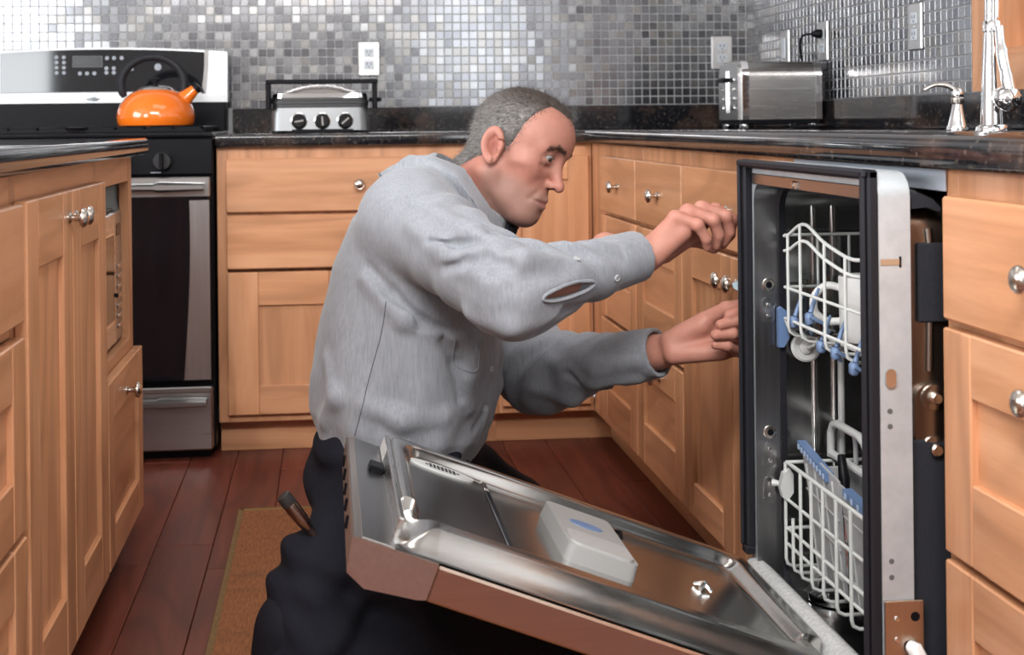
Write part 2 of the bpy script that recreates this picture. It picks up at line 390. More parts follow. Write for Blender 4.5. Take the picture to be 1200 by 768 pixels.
t = thing('base_cabinet', 'maple three-drawer cabinet nearest the inner corner of the kitchen', 'cabinet', (.3, -.33, 0), g); carcass(RR, t, .062, .609, fs=.14); drawers3(RR, t, .200, .604, 0)
t = thing('base_cabinet', 'maple three-drawer cabinet, second along from the inner corner', 'cabinet', (.3, -.74, 0), g); carcass(RR, t, .609, 1.022); drawers3(RR, t, .611, 1.018, 0)
t = thing('base_cabinet', 'maple cabinet with one drawer over paired doors, next to the dishwasher opening', 'cabinet', (.3, -1.29, 0), g); carcass(RR, t, 1.022, 1.652)
slab(RR, t, 1.026, 1.648, .694, .844, (1.335, .769)); shaker(RR, t, 1.026, 1.3575, .118, .684, (1.326, .637)); shaker(RR, t, 1.3605, 1.648, .118, .684, (1.392, .637))
t = thing('base_cabinet', 'pale maple drawer cabinet at the right edge, near side of dishwasher', 'cabinet', (.3, -2.36, 0), g); carcass(RR, t, 2.160, 2.64); drawers3(RR, t, 2.186, 2.592, 0)
t = thing('base_cabinet', 'wide maple cabinet with two drawers over doors beside the range', 'cabinet', (-.68, .3, 0), g); carcass(RB, t, -1.083, -.283)
slab(RB, t, -1.056, -.302, .692, .845, (-.68, .768)); slab(RB, t, -1.056, -.302, .532, .683); shaker(RB, t, -1.056, -.681, .118, .522, None, sw=.088, rw=.095, rb=.082); shaker(RB, t, -.677, -.302, .118, .522, None, sw=.088, rw=.095, rb=.082)
t = thing('base_cabinet', 'corner cabinet with a tall narrow panelled maple door behind the man', 'cabinet', (-.14, .3, 0), g)
carcass(RB, t, -.283, -.001, fs=.012); obj('toe_board', RB.box(-.001, .0755, -.075, -.06, 0, .095, .001), WX, t); shaker(RB, t, -.272, -.014, .118, .842, None, sw=.06, rw=.07); obj('filler', RR.box(0, .061, -.019, .0, .095, .8765, .001), WZ, t); obj('toe_board', RR.box(-.0595, .062, -.075, -.06, 0, .095, .001), WY, t)

# island
XI = -1.198; RI = Run('I', XI)
isl = thing('island_cabinet', 'maple island cabinet with paired doors, drawers and a microwave niche', 'cabinet', (-1.5, -1.9, 0))
E0, E1 = .812, 3.05        # far end, near end along -Y
mb = MB(); RI.box(1.245, E1, -.6, -.02, .095, .877, 0, mb); RI.box(E0, 1.245, -.6, -.45, .095, .877, 0, mb); RI.box(E0, 1.245, -.45, -.41, .095, .475, 0, mb); RI.box(E0, E0+.02, -.41, -.02, .095, .475, 0, mb); RI.box(1.225, 1.245, -.41, -.02, .095, .475, 0, mb); RI.box(E0+.02, 1.225, -.41, -.02, .43, .475, 0, mb); RI.box(E0, 1.245, -.45, -.02, .825, .877, 0, mb); RI.box(E0, E0+.016, -.45, -.02, .475, .825, 0, mb)
obj('body', mb, WZ, isl)
mb = MB(); RI.box(E0+.0165, 1.2445, -.4495, -.44, .476, .8245, 0, mb); RI.box(1.236, 1.2445, -.44, -.021, .476, .8245, 0, mb); RI.box(E0+.0165, E0+.024, -.44, -.021, .476, .8245, 0, mb); obj('niche_lining', mb, flat('niche_white', (.62, .62, .58), .6), isl)
for p_, q_ in ((E0, E0+.046), (1.232, 1.262), (1.86, 1.895), (E1-.03, E1)): obj('frame_stile', RI.box(p_, q_, -.02, 0, .095, .877, .001), WZ, isl)
for p_, q_, r_, s_ in ((E0+.046, E1-.03, .822, .877), (E0+.046, 1.232, .44, .482), (1.895, E1-.03, .655, .70), (E0+.046, E1-.03, .095, .12)): obj('frame_rail', RI.box(p_, q_, -.02, -.0004, r_, s_, .001), WY, isl)
obj('toe_board', RI.box(E0, E1, -.09, -.075, 0, .095, .001), WY, isl)
shaker(RI, isl, 1.255, 1.5625, .105, .838, (1.540, .795), sw=.07, rw=.10); shaker(RI, isl, 1.5655, 1.877, .105, .838, (1.594, .795), sw=.07, rw=.10)
shaker(RI, isl, .814, 1.243, .106, .458, (1.035, .405), 'drawer', sw=.06, rw=.075)
slab(RI, isl, 1.895, 2.66, .676, .836, (2.29, .76)); shaker(RI, isl, 1.895, 2.66, .395, .655, (2.29, .61), 'drawer', sw=.07, rw=.075, rb=.08); shaker(RI, isl, 1.895, 2.66, .105, .385, (2.29, .34), 'drawer', sw=.07, rw=.075, rb=.08)
lvI = lambda i: [(-1.166-i, -.772-i), (-1.166-i, -3.1+i), (-2.0+i, -3.1+i), (-2.0+i, -.772-i)]
mb = MB(); vs = [(x, y, z) for i, z in lv for x, y in lvI(i)]; fs = [(k*4+i, k*4+(i+1) % 4, k*4+4+(i+1) % 4, k*4+4+i) for k in range(5) for i in range(4)]+[(0, 1, 2, 3), (20, 21, 22, 23)]
tag(obj('worktop', mb.add(vs, fs), GRAN, None, 50), 'black granite top of the island in the left foreground', 'worktop')
# ------------------------------------------------------------------ range
rx0, rx1 = -1.866, -1.090
t = thing('kitchen_range', 'steel and black range with glass control panel, behind the island', 'range', (-1.47, .3, 0))
mb = MB(); mb.box(rx0, rx1, -.02, .63, .03, .905, .003); obj('body', mb, BLK, t)
obj('plinth', B(rx0+.02, rx1-.02, .0, .6, 0, .03), BLK, t)
obj('cooktop', B(rx0, rx1, -.035, .52, .906, .922, .005), BLKG, t)
for gx in (-1.845, -1.47):
    mb = MB()
    for k in range(5): mb.box(gx+.02+k*.08, gx+.032+k*.08, .01, .49, .929, .9395, .002)
    for yy in (.01, .165, .325, .478): mb.box(gx+.02, gx+.352, yy, yy+.012, .922, .9385, .002)
    obj('grate', mb, BLK, t)
# control panel: black skirt, steel bowed band, arched glass, steel end caps
obj('skirt', B(rx0+.006, rx1-.006, .50, .625, .922, 1.016, .003), BLK, t)
def arch(x): q = (x+1.478)/.372; return 1.194-.014*q*q
n = 24
def strip(zb, zt, x0, x1, y0, y1):
    mb = MB(); xs = [x0+(x1-x0)*i/n for i in range(n+1)]
    poly = [(x, zb(x)) for x in xs]+[(x, zt(x)) for x in reversed(xs)]
    return mb.prism(poly, lambda a, z: (a, y0+(z-1.016)*.06, z), lambda a, z: (a, y1, z))
obj('steel_panel', strip(lambda x: 1.016, arch, rx0, rx1, .512, .625), steel('range_panel_steel', (.29, .29, .295), .34, 0), t)
gp = strip(lambda x: 1.048+.004*math.cos((x+1.478)*3), lambda x: arch(x)-.006, rx0+.062, -1.163, .5045, .519)
gl = obj('glass_panel', gp, BLKG, t)
mb = MB(); zz = [1.046+i*.0125 for i in range(12)]
mb.prism([(-1.163-.012*((z-1.046)/.135-1)**2+.002, z) for z in zz]+[(-1.148-.012*((z-1.046)/.135-1)**2, z) for z in reversed(zz)], lambda a, z: (a, .501+(z-1.016)*.06, z), lambda a, z: (a, .522, z)); obj('edge_trim', mb, CHROME, t)
PRINT = flat('panel_print', (.30, .32, .36), .5); LCD = flat('dark_display', (.018, .020, .022), .25); LCDF = flat('display_frame', (.09, .09, .1), .4)
obj('display', B(-1.575, -1.487, .5085, .5125, 1.134, 1.164, .001), LCD, gl); 
fr = MB(); fr.box(-1.578, -1.484, .5095, .513, 1.131, 1.167); obj('display_frame', fr, LCDF, gl)
def front(z): return .502 if z < 1.1 else .522
bt = MB()
for bx in (-1.628, -1.605):
    for k in range(4): bt.lathe([(.0065, 0), (.006, .003)], (bx, .5125, 1.163-.0165*k), (0, -1, 0), 12)
obj('button', bt, PRINT, gl)
for bx, bz in ((-1.47, 1.160), (-1.448, 1.160), (-1.424, 1.160), (-1.472, 1.127), (-1.449, 1.127), (-1.472, 1.113), (-1.449, 1.113), (-1.393, 1.125), (-1.555, 1.111), (-1.533, 1.111), (-1.510, 1.111), (-1.31, 1.13)):
    w_ = .012 if bx == -1.31 else .0068
    obj('button', MB().lathe([(w_, 0), (w_*.94, .0032)], (bx, .5125, bz), (0, -1, 0), 14), PRINT, gl)
for b in [o for o in gl.children]:
    pass
mb = MB().lathe([(.0225, 0), (.0225, .002), (.019, .003)], (0, 0, 0), (0, -1, 0), 24); mb.v = [(-1.515+x, .5125+y, 1.032+z*.42) for x, y, z in mb.v]; obj('badge', mb, flat('badge_metal', (.42, .44, .46), .35, 1), t)
obj('burner_panel', B(rx0, rx1, -.04, -.02, .803, .904, .003), BLK, t)
for kx in (-1.228, -1.345, -1.595, -1.71):
    k_ = obj('dial', MB().lathe([(.027, 0), (.0255, .014), (.0235, .017), (.0235, .022)], (kx, -.04, .842), (0, -1, 0), 26), flat('dial_black', (.02, .02, .022), .3), t)
    obj('grip', B(kx-.0055, kx+.0055, -.08, -.06, .819, .865, .003), BLK, k_)
obj('marking', B(-1.262, -1.232, -.0412, -.0400, .809, .811), PRINT, t)
dr = obj('oven_door', B(rx0+.004, rx1-.006, -.062, -.021, .225, .797, .006), BLKG, t)
obj('top_band', B(rx0+.004, rx1-.006, -.066, -.060, .742, .797, .004), ST_X, dr)
for s_ in (1, -1):
    mb = MB(); zz = [.232+i*.05 for i in range(11)]
    e = [(-1.172+.02*math.sin((z-.232)/.51*PI*.62), z) for z in zz]
    poly = e+[(-1.099, z) for z in reversed(zz)]
    if s_ < 0: poly = [(2*-1.478-x, z) for x, z in poly]
    obj('side_trim', mb.prism(poly, lambda a, z: (a, -.0665, z), lambda a, z: (a, -.060, z)), ST_Z, dr)
def range_handle(zc, hgt, par):
    mb = MB(); xs = [-1.85, -1.72, -1.70, -1.255, -1.245, -1.105]
    P_ = [(-1.846, hgt*.42), (-1.72, hgt*.62), (-1.708, hgt*.40), (-1.248, hgt*.40), (-1.236, hgt*.62), (-1.110, hgt*.42)]
    vs = []; fs = []
    for x, h in P_:
        for yy, zz_ in ((-.070, -1), (-.098, -.85), (-.106, -.4), (-.106, .4), (-.098, .85), (-.070, 1)): vs.append((x, yy, zc+zz_*h*.5*1.5))
    for i in range(5):
        for k in range(6): fs.append((i*6+k, i*6+(k+1) % 6, i*6+6+(k+1) % 6, i*6+6+k))
    fs += [tuple(range(6)), tuple(range(30, 36))]
    return obj('handle', mb.add(vs, fs), ST_X, par, 50)
range_handle(.770, .034, dr)
wd = obj('storage_drawer', B(rx0+.004, rx1-.006, -.060, -.021, .034, .206, .004), ST_X, t); range_handle(.172, .034, wd); obj('drawer_lip', B(rx0+.004, rx1-.006, -.068, -.058, .196, .212, .003), ST_X, wd)

# kettle
ORG = flat('orange_enamel', (.86, .175, .012), .12, coat=.6, coat_rough=.03)
kx, ky, kz = -1.283, .25, .9405
t = thing('kettle', 'shiny orange enamel kettle with black ring handle on the range', 'kettle', (kx, ky, kz))
obj('body', MB().lathe([(.098, 0), (.110, .002), (.1145, .012), (.116, .028), (.1135, .045), (.106, .064), (.092, .083), (.074, .098), (.057, .107), (.052, .109)], (kx, ky, kz), n=40), ORG, t, 50)
ld = obj('lid', MB().lathe([(.052, .108), (.050, .113), (.040, .118), (.020, .121), (.002, .122)], (kx, ky, kz), n=32), CHROME, t, 50)
obj('lid_knob', MB().lathe([(.006, .12), (.006, .130), (.013, .136), (.013, .143), (.004, .147)], (kx, ky, kz), n=18), BLK, ld, 50)
hp = [(kx-.008+.094*math.cos(math.radians(a)), ky, kz+.125+.084*math.sin(math.radians(a))) for a in np.linspace(206, -26, 28)]
obj('handle', MB().tube(hp, [.008]+[.0125]*26+[.008], 12), RUB, t, 60)
sp = obj('spout', MB().lathe([(.030, 0), (.022, .022), (.0165, .048), (.0150, .056)], (kx+.078, ky-.01, kz+.074), (.74, -.06, .66), 20), ORG, t, 50)
obj('spout_cap', MB().lathe([(.0165, .054), (.0175, .058), (.0165, .066), (.010, .069)], (kx+.078, ky-.01, kz+.074), (.74, -.06, .66), 20), BLK, sp)

# contact grill
gx0, gx1 = -.934, -.644; gm = (gx0+gx1)/2
t = thing('contact_grill', 'silver contact grill with three dials and black bail handle on back worktop', 'grill', (gm, .25, CT))
mb = MB(); mb.prism(rrect(gx0, gx1, .10, .36, .03), lambda a, b_: (a, b_, CT+.008), lambda a, b_: (gm+(a-gm)*.975, .23+(b_-.23)*.97, CT+.075)); bd = obj('body', mb, flat('grill_silver', (.24, .245, .25), .40, .9), t, 45)
for fx in (gx0+.03, gx1-.03):
    for fy in (.13, .33): obj('foot', MB().lathe([(.012, 0), (.012, .009)], (fx, fy, CT)), BLK, t)
for k, kx_ in enumerate((-.851, -.783, -.716)):
    d_ = obj('dial', MB().lathe([(.0235, -.004), (.0235, .003), (.0195, .004), (.0185, .013), (.017, .0145)], (kx_, .102, CT+.036), (0, -1, 0), 26), flat('dial_gloss', (.01, .01, .011), .12), t)
    a_ = (.15, 1.5, .7)[k]; r_ = .013
    mbp = MB().box(-r_, r_, -.002, 0, -.0022, .0022); mbp.v = [(kx_+x*math.cos(a_)+z*math.sin(a_), .0868+y, CT+.036-(-x*math.sin(a_)*(-1 if k == 0 else 1)+z*math.cos(a_))*(-1 if k != 2 else 1)) for x, y, z in mbp.v]
    obj('pointer', mbp, CHROME, d_); obj('bezel', MB().lathe([(.0245, -.002), (.0245, .002), (.0225, .003), (.0205, .002)], (kx_, .1015, CT+.036), (0, -1, 0), 26), CHROME, d_)
obj('drip_tray', B(-.872, -.692, .082, .16, CT+.001, CT+.012, .002), BLK, t)
for k, (z0_, z1_, i_) in enumerate(((.076, .086, .004), (.087, .096, .002), (.097, .104, .005))):
    obj('plate', MB().prism(rrect(gx0+i_, gx1-i_, .10+i_, .36-i_, .028), lambda a, b_: (a, b_, CT+z0_), lambda a, b_: (a, b_, CT+z1_)), flat('grill_dark', (.03, .03, .032), .4), t)
mb = MB()
def lidf(u_, v_):
    a_ = (u_*2-1); h_ = CT+.112+.034*max(0, (1-abs(a_)**2.2))*math.sin(PI*min(1, max(0, v_)))**.6
    return (gm+a_*.128, .115+v_*.235, h_)
mb.grid(lidf, 25, 13); obj('lid_dome', mb, flat('grill_lid', (.50, .46, .42), .24, 1), t, 60)
obj('lid_rim', MB().prism(rrect(gx0+.003, gx1-.003, .104, .356, .03), lambda a, b_: (a, b_, CT+.1045), lambda a, b_: (gm+(a-gm)*.97, b_, CT+.117)), CHROME, t, 45)
hb = MB(); hb.box(-.947, -.619, .085, .105, CT+.145, CT+.158, .003); hb.box(-.947, -.933, .088, .16, CT+.07, CT+.150, .003); hb.box(-.635, -.621, .088, .16, CT+.07, CT+.150, .003); hb.box(-.645, -.607, .135, .15, CT+.092, CT+.104, .003); hb.box(-.95, -.925, .135, .15, CT+.092, CT+.104, .003)
obj('handle', hb, BLK, t)

# outlets and switch
SLOT = flat('slot_dark', (.05, .06, .08), .5); RECEP = flat('receptacle_grey', (.55, .58, .62), .35); PLATE = flat('plate_steel', (.52, .51, .50), .3, 1)
def outlet(run, a, z, label, kind='outlet'):
    t = thing('wall_outlet' if kind == 'outlet' else 'light_switch', label, 'outlet' if kind == 'outlet' else 'switch', run.P(a, 0, z), 'steel wall plates')
    pl = obj('plate', run.box(a-.037, a+.037, .003, .0105, z-.0585, z+.0585, .003), PLATE, t)
    if kind == 'outlet':
        for dz in (.0205, -.0205):
            r_ = obj('receptacle', run.box(a-.0165, a+.0165, .010, .0125, z+dz-.0145, z+dz+.0145, .002), RECEP, t)
            for da in (-.0065, .0065): obj('slot', run.box(a+da-.0016, a+da+.0016, .0122, .013, z+dz-.001, z+dz+.008, 0), SLOT, r_)
            obj('slot', run.box(a-.0025, a+.0025, .0122, .013, z+dz-.0095, z+dz-.005, 0), SLOT, r_)
        obj('screw', MB().lathe([(.0032, 0), (.003, .0015)], run.P(a, .0105, z), run.D, 10), CHROME, t)
    else:
        obj('rocker', run.box(a-.0165, a+.0165, .010, .0155, z-.033, z+.033, .002), RECEP, t)
    return t
WB = Run('B', YB); WR = Run('R', XR)
outlet(WB, -.627, 1.160, 'steel outlet plate on back wall mosaic above the contact grill'); outlet(WB, .598, 1.174, 'steel outlet plate on back wall mosaic next to the toaster')
outlet(WR, .052, 1.168, 'right wall outlet plate with a black plug in it'); outlet(WR, .645, 1.166, 'empty steel outlet plate on right wall between toaster and tap'); outlet(WR, -.262, 1.165, 'steel switch plate half hidden behind the toaster', 'switch')

# toaster
tx0, tx1, ty0, ty1 = .400, .646, -.13, .055
t = thing('toaster', 'brushed steel long slot toaster with chrome corners beside the wall corner', 'toaster', ((tx0+tx1)/2, (ty0+ty1)/2, CT))
zb, zt = CT+.026, CT+.193; zc = (ty0+ty1)/2
prof = lambda i: [(ty0+i, zb), (ty0+i, zt-.045)]+[(ty0+.03+i-.03*math.cos(math.radians(q)), zt-.045+(.045-i)*math.sin(math.radians(q))) for q in (18, 36, 54, 72, 90)]+[(ty1-.03-i+.03*math.sin(math.radians(q)), zt-.045+(.045-i)*math.cos(math.radians(q))) for q in (0, 18, 36, 54, 72)]+[(ty1-i, zt-.045), (ty1-i, zb)]
obj('body', MB().prism(prof(.0), lambda a, z: (tx0+.030, a, z), lambda a, z: (tx1-.018, a, z)), steel('toaster_steel', (.40, .39, .38), .26, 0), t, 40)
obj('corner_trim', MB().prism(prof(-.003), lambda a, z: (tx0+.010, a, z), lambda a, z: (tx0+.0305, a, z)), CHROME, t, 40)
obj('corner_trim', MB().prism(prof(-.001), lambda a, z: (tx1-.0185, a, z), lambda a, z: (tx1, a, z)), CHROME, t, 40)
en = obj('end_panel', MB().prism(prof(.004), lambda a, z: (tx0-.001, a, z), lambda a, z: (tx0+.011, a, z)), ST_Z, t, 40)
obj('base', B(tx0+.004, tx1-.004, ty0+.004, ty1-.004, CT+.012, zb, .003), BLK, t)
for fx in (tx0+.022, tx1-.02):
    for fy in (ty0+.015, ty1-.015): obj('foot', MB().lathe([(.013, 0), (.015, .004), (.015, .013)], (fx, fy, CT)), CHROME, t)
for sy_ in (zc-.028, zc+.028): obj('bread_slot', B(tx0+.05, tx1-.04, sy_-.014, sy_+.014, zt-.001, zt+.001), BLK, t)
obj('lever_track', B(tx0-.0025, tx0, zc-.0035, zc+.0035, CT+.06, CT+.165), BLK, en); obj('lever', B(tx0-.026, tx0-.001, zc-.026, zc+.026, CT+.135, CT+.148, .004), BLK, en)
for q in (-.010, .010): obj('rail_line', B(tx0-.0035, tx0, zc+q-.0025, zc+q+.0025, CT+.045, CT+.168, .001), CHROME, en)
for k in range(4):
    obj('button', MB().lathe([(.007, 0), (.007, .004)], (tx0-.001, zc-.05, CT+.06+k*.027), (-1, 0, 0), 12), CHROME, en); obj('button', MB().lathe([(.007, 0), (.007, .004)], (tx0-.001, zc+.05, CT+.06+k*.027), (-1, 0, 0), 12), CHROME, en)
cd = thing('power_cord', 'black toaster cord looping from the wall plug down behind the toaster', 'cord', (.66, 0, CT))
obj('plug', MB().lathe([(.013, 0), (.014, .012), (.010, .022), (.006, .030)], (XR-.0125, -.052, 1.190), (-1, .1, 0), 14), BLK, cd)
obj('cable', MB().tube(spline([(XR-.040, -.049, 1.190), (XR-.060, -.03, 1.186), (XR-.062, -.01, 1.160), (XR-.045, .02, 1.11), (XR-.038, .03, 1.04), (XR-.036, .02, .96), (XR-.05, -.06, .925), (XR-.04, -.16, .922), (.62, -.18, .92), (.575, -.1725, .9195), (.54, -.150, .9195)], 6), .0035, 8), BLK, cd)

# tap and soap pump
fx, fy = .48, -1.385
t = thing('kitchen_tap', 'tall chrome gooseneck tap with side lever at right edge of worktop', 'tap', (fx, fy, CT))
obj('base', MB().lathe([(.030, 0), (.030, .006), (.024, .012)], (fx, fy, CT), n=28), CHROME, t, 50)
obj('column', MB().lathe([(.0215, .010), (.0205, .05), (.0175, .12), (.0145, .175), (.0135, .186), (.0155, .188), (.0155, .205), (.013, .208)], (fx, fy, CT), n=28), CHROME, t, 40)
nk = spline([(fx, fy, CT+.205), (fx, fy, CT+.30), (fx-.012, fy, CT+.37), (fx-.05, fy+.004, CT+.415), (fx-.088, fy+.008, CT+.38), (fx-.096, fy+.01, CT+.33)], 8)
obj('gooseneck', MB().tube(nk, .0125, 16), CHROME, t, 60)
sh = obj('spray_head', MB().lathe([(.013, 0), (.017, .02), (.0195, .065), (.0195, .072)], (fx-.096, fy+.01, CT+.332), (0, 0, -1), 22), CHROME, t, 50)
obj('nozzle', MB().lathe([(.0185, .070), (.0185, .078), (.015, .079)], (fx-.096, fy+.01, CT+.332), (0, 0, -1), 22), RUB, sh)
hub = (fx+.004, fy-.058, CT+.060)
obj('lever_hub', MB().lathe([(.012, 0), (.012, .020), (.020, .028), (.0245, .040), (.0245, .048), (.018, .060), (.006, .066)], (fx, fy-.008, CT+.060), (.05, -1, 0), 26), CHROME, t, 60)
obj('lever', MB().tube(spline([(fx+.004, fy-.058, CT+.07), (fx+.002, fy-.050, CT+.10), (fx, fy-.036, CT+.15), (fx, fy-.026, CT+.195)], 6), [.012]*7+[.0105]*6+[.008]*6, 14), CHROME, t, 60)
sx, sy = .46, -1.29
t = thing('soap_pump', 'small bell-shaped chrome soap pump standing by the tap', 'soap dispenser', (sx, sy, CT))
obj('body', MB().lathe([(.021, 0), (.0215, .004), (.018, .012), (.0135, .030), (.0105, .046), (.0095, .052)], (sx, sy, CT), n=26), CHROME, t, 50)
obj('collar', MB().lathe([(.0115, .052), (.0125, .054), (.0125, .063), (.0105, .065)], (sx, sy, CT), n=24), NICK, t)
obj('pump_head', MB().lathe([(.0095, .064), (.0115, .068), (.0105, .077), (.006, .083), (.001, .084)], (sx, sy, CT), n=24), CHROME, t, 60)
obj('spout', MB().tube(spline([(sx, sy, CT+.075), (sx-.018, sy+.004, CT+.088), (sx-.042, sy+.008, CT+.090), (sx-.063, sy+.012, CT+.080)], 6), [.005]*10+[.0042]*9, 10), NICK, t, 60)

# microwave in the island niche
t = thing('microwave', 'steel microwave with button column set in the island niche', 'microwave', (XI-.2, -1.05, .487))
m0, m1, mz0, mz1 = .872, 1.222, .4845, .765
obj('case', RI.box(m0, m1, -.40, -.030, mz0, mz1, .003), ST_Y, t)
for q_ in (m0+.03, m1-.03): obj('foot', RI.box(q_-.01, q_+.01, -.08, -.05, .482, mz0, 0), BLK, t)
dd = obj('door', RI.box(.953, m1, -.030, -.012, mz0+.004, mz1-.004, .003), ST_Y, t)
obj('window', RI.box(.978, m1-.020, -.0125, -.0105, mz0+.055, mz1-.05, .001), BLKG, dd)
obj('window_trim', RI.box(.972, m1-.014, -.0128, -.0115, mz0+.048, mz1-.043, .001), CHROME, dd)
pn = obj('control_panel', RI.box(m0, .951, -.030, -.013, mz0+.004, mz1-.004, .003), flat('mw_panel', (.30, .29, .28), .3, .8), t)
for k in range(7): obj('button', RI.box(m0+.014, .938, -.0135, -.009, mz0+.03+k*.021, mz0+.040+k*.021, .002), CHROME, pn)
obj('display', RI.box(m0+.012, .940, -.0135, -.012, mz1-.055, mz1-.03, .001), BLKG, pn)
obj('latch', RI.box(.960, .966, -.013, -.006, mz0+.10, mz0+.108, .001), BLK, dd)

# runner rug
RUG = None
def rugm():
    t = NT('ochre_woven_rug'); v = t.coords((30, 4, 1), 0); a = t.noise(v, 9, 5, .7); v2 = t.coords((3, 9, 1), 0); b = t.noise(v2, 1.4, 4, .6)
    c = t.ramp(a, [(.3, (.14, .048, .018)), (.55, (.265, .098, .034)), (.8, (.36, .15, .056))]); c = t.mix(t.ramp(b, [(.56, (0, 0, 0)), (.74, (.65, .65, .65))]), c, (.085, .042, .018))
    t.set(color=c, rough=.95); t.bump(a, .5, .003); return t.m
mb = MB(); mb.box(-.985, -.42, -2.7, -.545, .0005, .0085, .003)
tg = thing('runner_rug', 'flat ochre woven runner rug on the wood floor beside the island', 'rug', (-.7, -1.6, 0)); obj('weave', mb, rugm(), tg)
obj('binding', MB().box(-.988, -.417, -.556, -.541, .0006, .0096, .002), speck('rug_binding', (.17, .10, .03), (.24, .15, .05), 200, .95), tg); obj('binding', MB().box(-.992, -.978, -2.7, -.541, .0006, .0096, .002), speck('rug_binding2', (.14, .08, .03), (.2, .12, .045), 200, .95), tg)
# ------------------------------------------------------------------ dishwasher, pulled a hand's breadth out of its bay
FX = -.085                                   # front of the flange
YF, YN = -1.657, -2.152                      # far and near sides
ZB, ZTOP = .135, .873
dw = thing('dishwasher', 'built-in steel dishwasher pulled out under the worktop with its door let down', 'dishwasher', (.18, -1.9, 0))
def rr_yz(y0, y1, z0, z1, r, n=6): return rrect(min(y0, y1), max(y0, y1), z0, z1, r, n)
def ring(outer, inner, x0, x1):
    mb = MB(); n = len(outer)
    vs = [(x0, *p) for p in outer]+[(x0, *p) for p in inner]+[(x1, *p) for p in outer]+[(x1, *p) for p in inner]; fs = []
    for i in range(n):
        j = (i+1) % n
        fs += [(i, j, n+j, n+i), (2*n+i, 2*n+j, 3*n+j, 3*n+i), (i, j, 2*n+j, 2*n+i), (n+i, n+j, 3*n+j, 3*n+i)]
    return mb.add(vs, fs)
iy0, iy1, iz0, iz1 = YF-.026, YN+.028, .185, .838
# flange: a bent steel frame with rounded top corners
out = rr_yz(YF, YN, ZB, ZTOP, .032); inn = rr_yz(iy0, iy1, iz0, iz1, .026)
obj('flange', ring(out, inn, FX, -.044), GALV, dw, 40)
# tub liner: rounded box open to the front
def tubshell(off, x0, x1, back=True, nx=6):
    P_ = rr_yz(iy0+off, iy1-off, iz0-off, iz1+off, .048+off, 8); n = len(P_); mb = MB(); vs = []; fs = []
    cy_, cz_ = (iy0+iy1)/2, (iz0+iz1)/2
    secs = [(x0, 1.0), (x1-.05, 1.0), (x1-.015, .985), (x1, .93)]
    for x, s_ in secs: vs += [(x, cy_+(p-cy_)*s_, cz_+(q-cz_)*s_) for p, q in P_]
    for k in range(3):
        for i in range(n): fs.append((k*n+i, k*n+(i+1) % n, (k+1)*n+(i+1) % n, (k+1)*n+i))
    if back: fs.append(tuple(3*n+i for i in range(n)))
    return mb.add(vs, fs)
obj('reveal', ring(rr_yz(iy0, iy1, iz0, iz1, .026), rr_yz(iy0-.0012, iy1+.0012, iz0+.0012, iz1-.0012, .0255), FX-.0004, -.0438), steel('reveal_steel', (.40, .40, .41), .30, 2), dw, 40)
obj('tub', tubshell(0, -.038, .44), TUBST, dw, 50)
obj('outer_shell', tubshell(.009, -.044, .455), flat('shell_steel', (.42, .37, .33), .27, 1), dw, 50)
obj('inner_lip', ring(rr_yz(iy0, iy1, iz0, iz1, .026), rr_yz(iy0-.006, iy1+.006, iz0+.006, iz1-.006, .04), -.046, -.036), RUB, dw, 40)
# rubber seal round the front
seal = MB(); sw_ = .024
for (y0_, y1_, z0_, z1_) in ((YF+.002, YF-.020, .25, ZTOP+.003), (YN-.002, YN+sw_, .10, ZTOP+.003)):
    seal.box(FX-.014, FX-.0005, y0_, y1_, z0_, z1_, .003); seal.box(FX-.021, FX-.013, y0_-.004*(1 if y0_ > y1_ else -1), y1_+.012*(1 if y0_ > y1_ else -1), z0_, z1_, .0035)
seal.box(FX-.014, FX-.0005, YF+.002, YN-.002, ZTOP-.010, ZTOP+.003, .003); seal.box(FX-.021, FX-.013, YF, YN, ZTOP-.008, ZTOP+.003, .003)
obj('door_seal', seal, RUB, dw)
obj('seal_end', B(FX-.018, FX-.002, YF-.022, YF-.0, .238, .252, .003), RUB, dw)
obj('header_strip', B(FX-.004, FX+.010, iy0-.002, iy1+.004, iz1-.001, iz1+.016, .001), flat('header_copper', (.50, .42, .37), .3, 1), dw)
lt = obj('latch', B(FX-.008, FX+.006, -1.872, -1.888, iz1+.000, iz1+.012, .002), CHROME, dw); obj('screw', MB().lathe([(.004, 0), (.003, .002)], (FX-.008, -1.88, iz1+.006), (-1, 0, 0), 10), NICK, lt)
# bolts and pressed slots on the far reveal
yr = iy0-.0015
for z_ in (.674, .437):
    b_ = obj('bolt', MB().lathe([(.011, 0), (.0105, .002), (.008, .0028)], (-.063, yr, z_), (0, -1, 0), 20), NICK, dw); obj('bolt_hole', MB().lathe([(.0055, .0027), (.0050, .0031)], (-.063, yr, z_), (0, -1, 0), 14), BLK, b_)
for z_ in (.633, .400, .345):
    sl = MB().prism(rrect(-.0745, -.0535, z_-.021, z_+.021, .010), lambda a, z: (a, yr, z), lambda a, z: (a, yr-.0018, z)); s_ = obj('pressed_slot', sl, TUBST, dw)
    for q in (-.009, .009): obj('rivet', MB().lathe([(.004, .0016), (.003, .0036), (.001, .0042)], (-.064, yr, z_+q), (0, -1, 0), 12), CHROME, s_)
tb = MB().prism([(-.112, .672), (-.090, .682), (-.0858, .682), (-.0858, .655), (-.092, .655), (-.110, .665)], lambda a, z: (a, YF+.010, z), lambda a, z: (a, YF+.004, z)); obj('side_tab', tb, flat('pale_blue_tab', (.42, .52, .58), .4), dw)
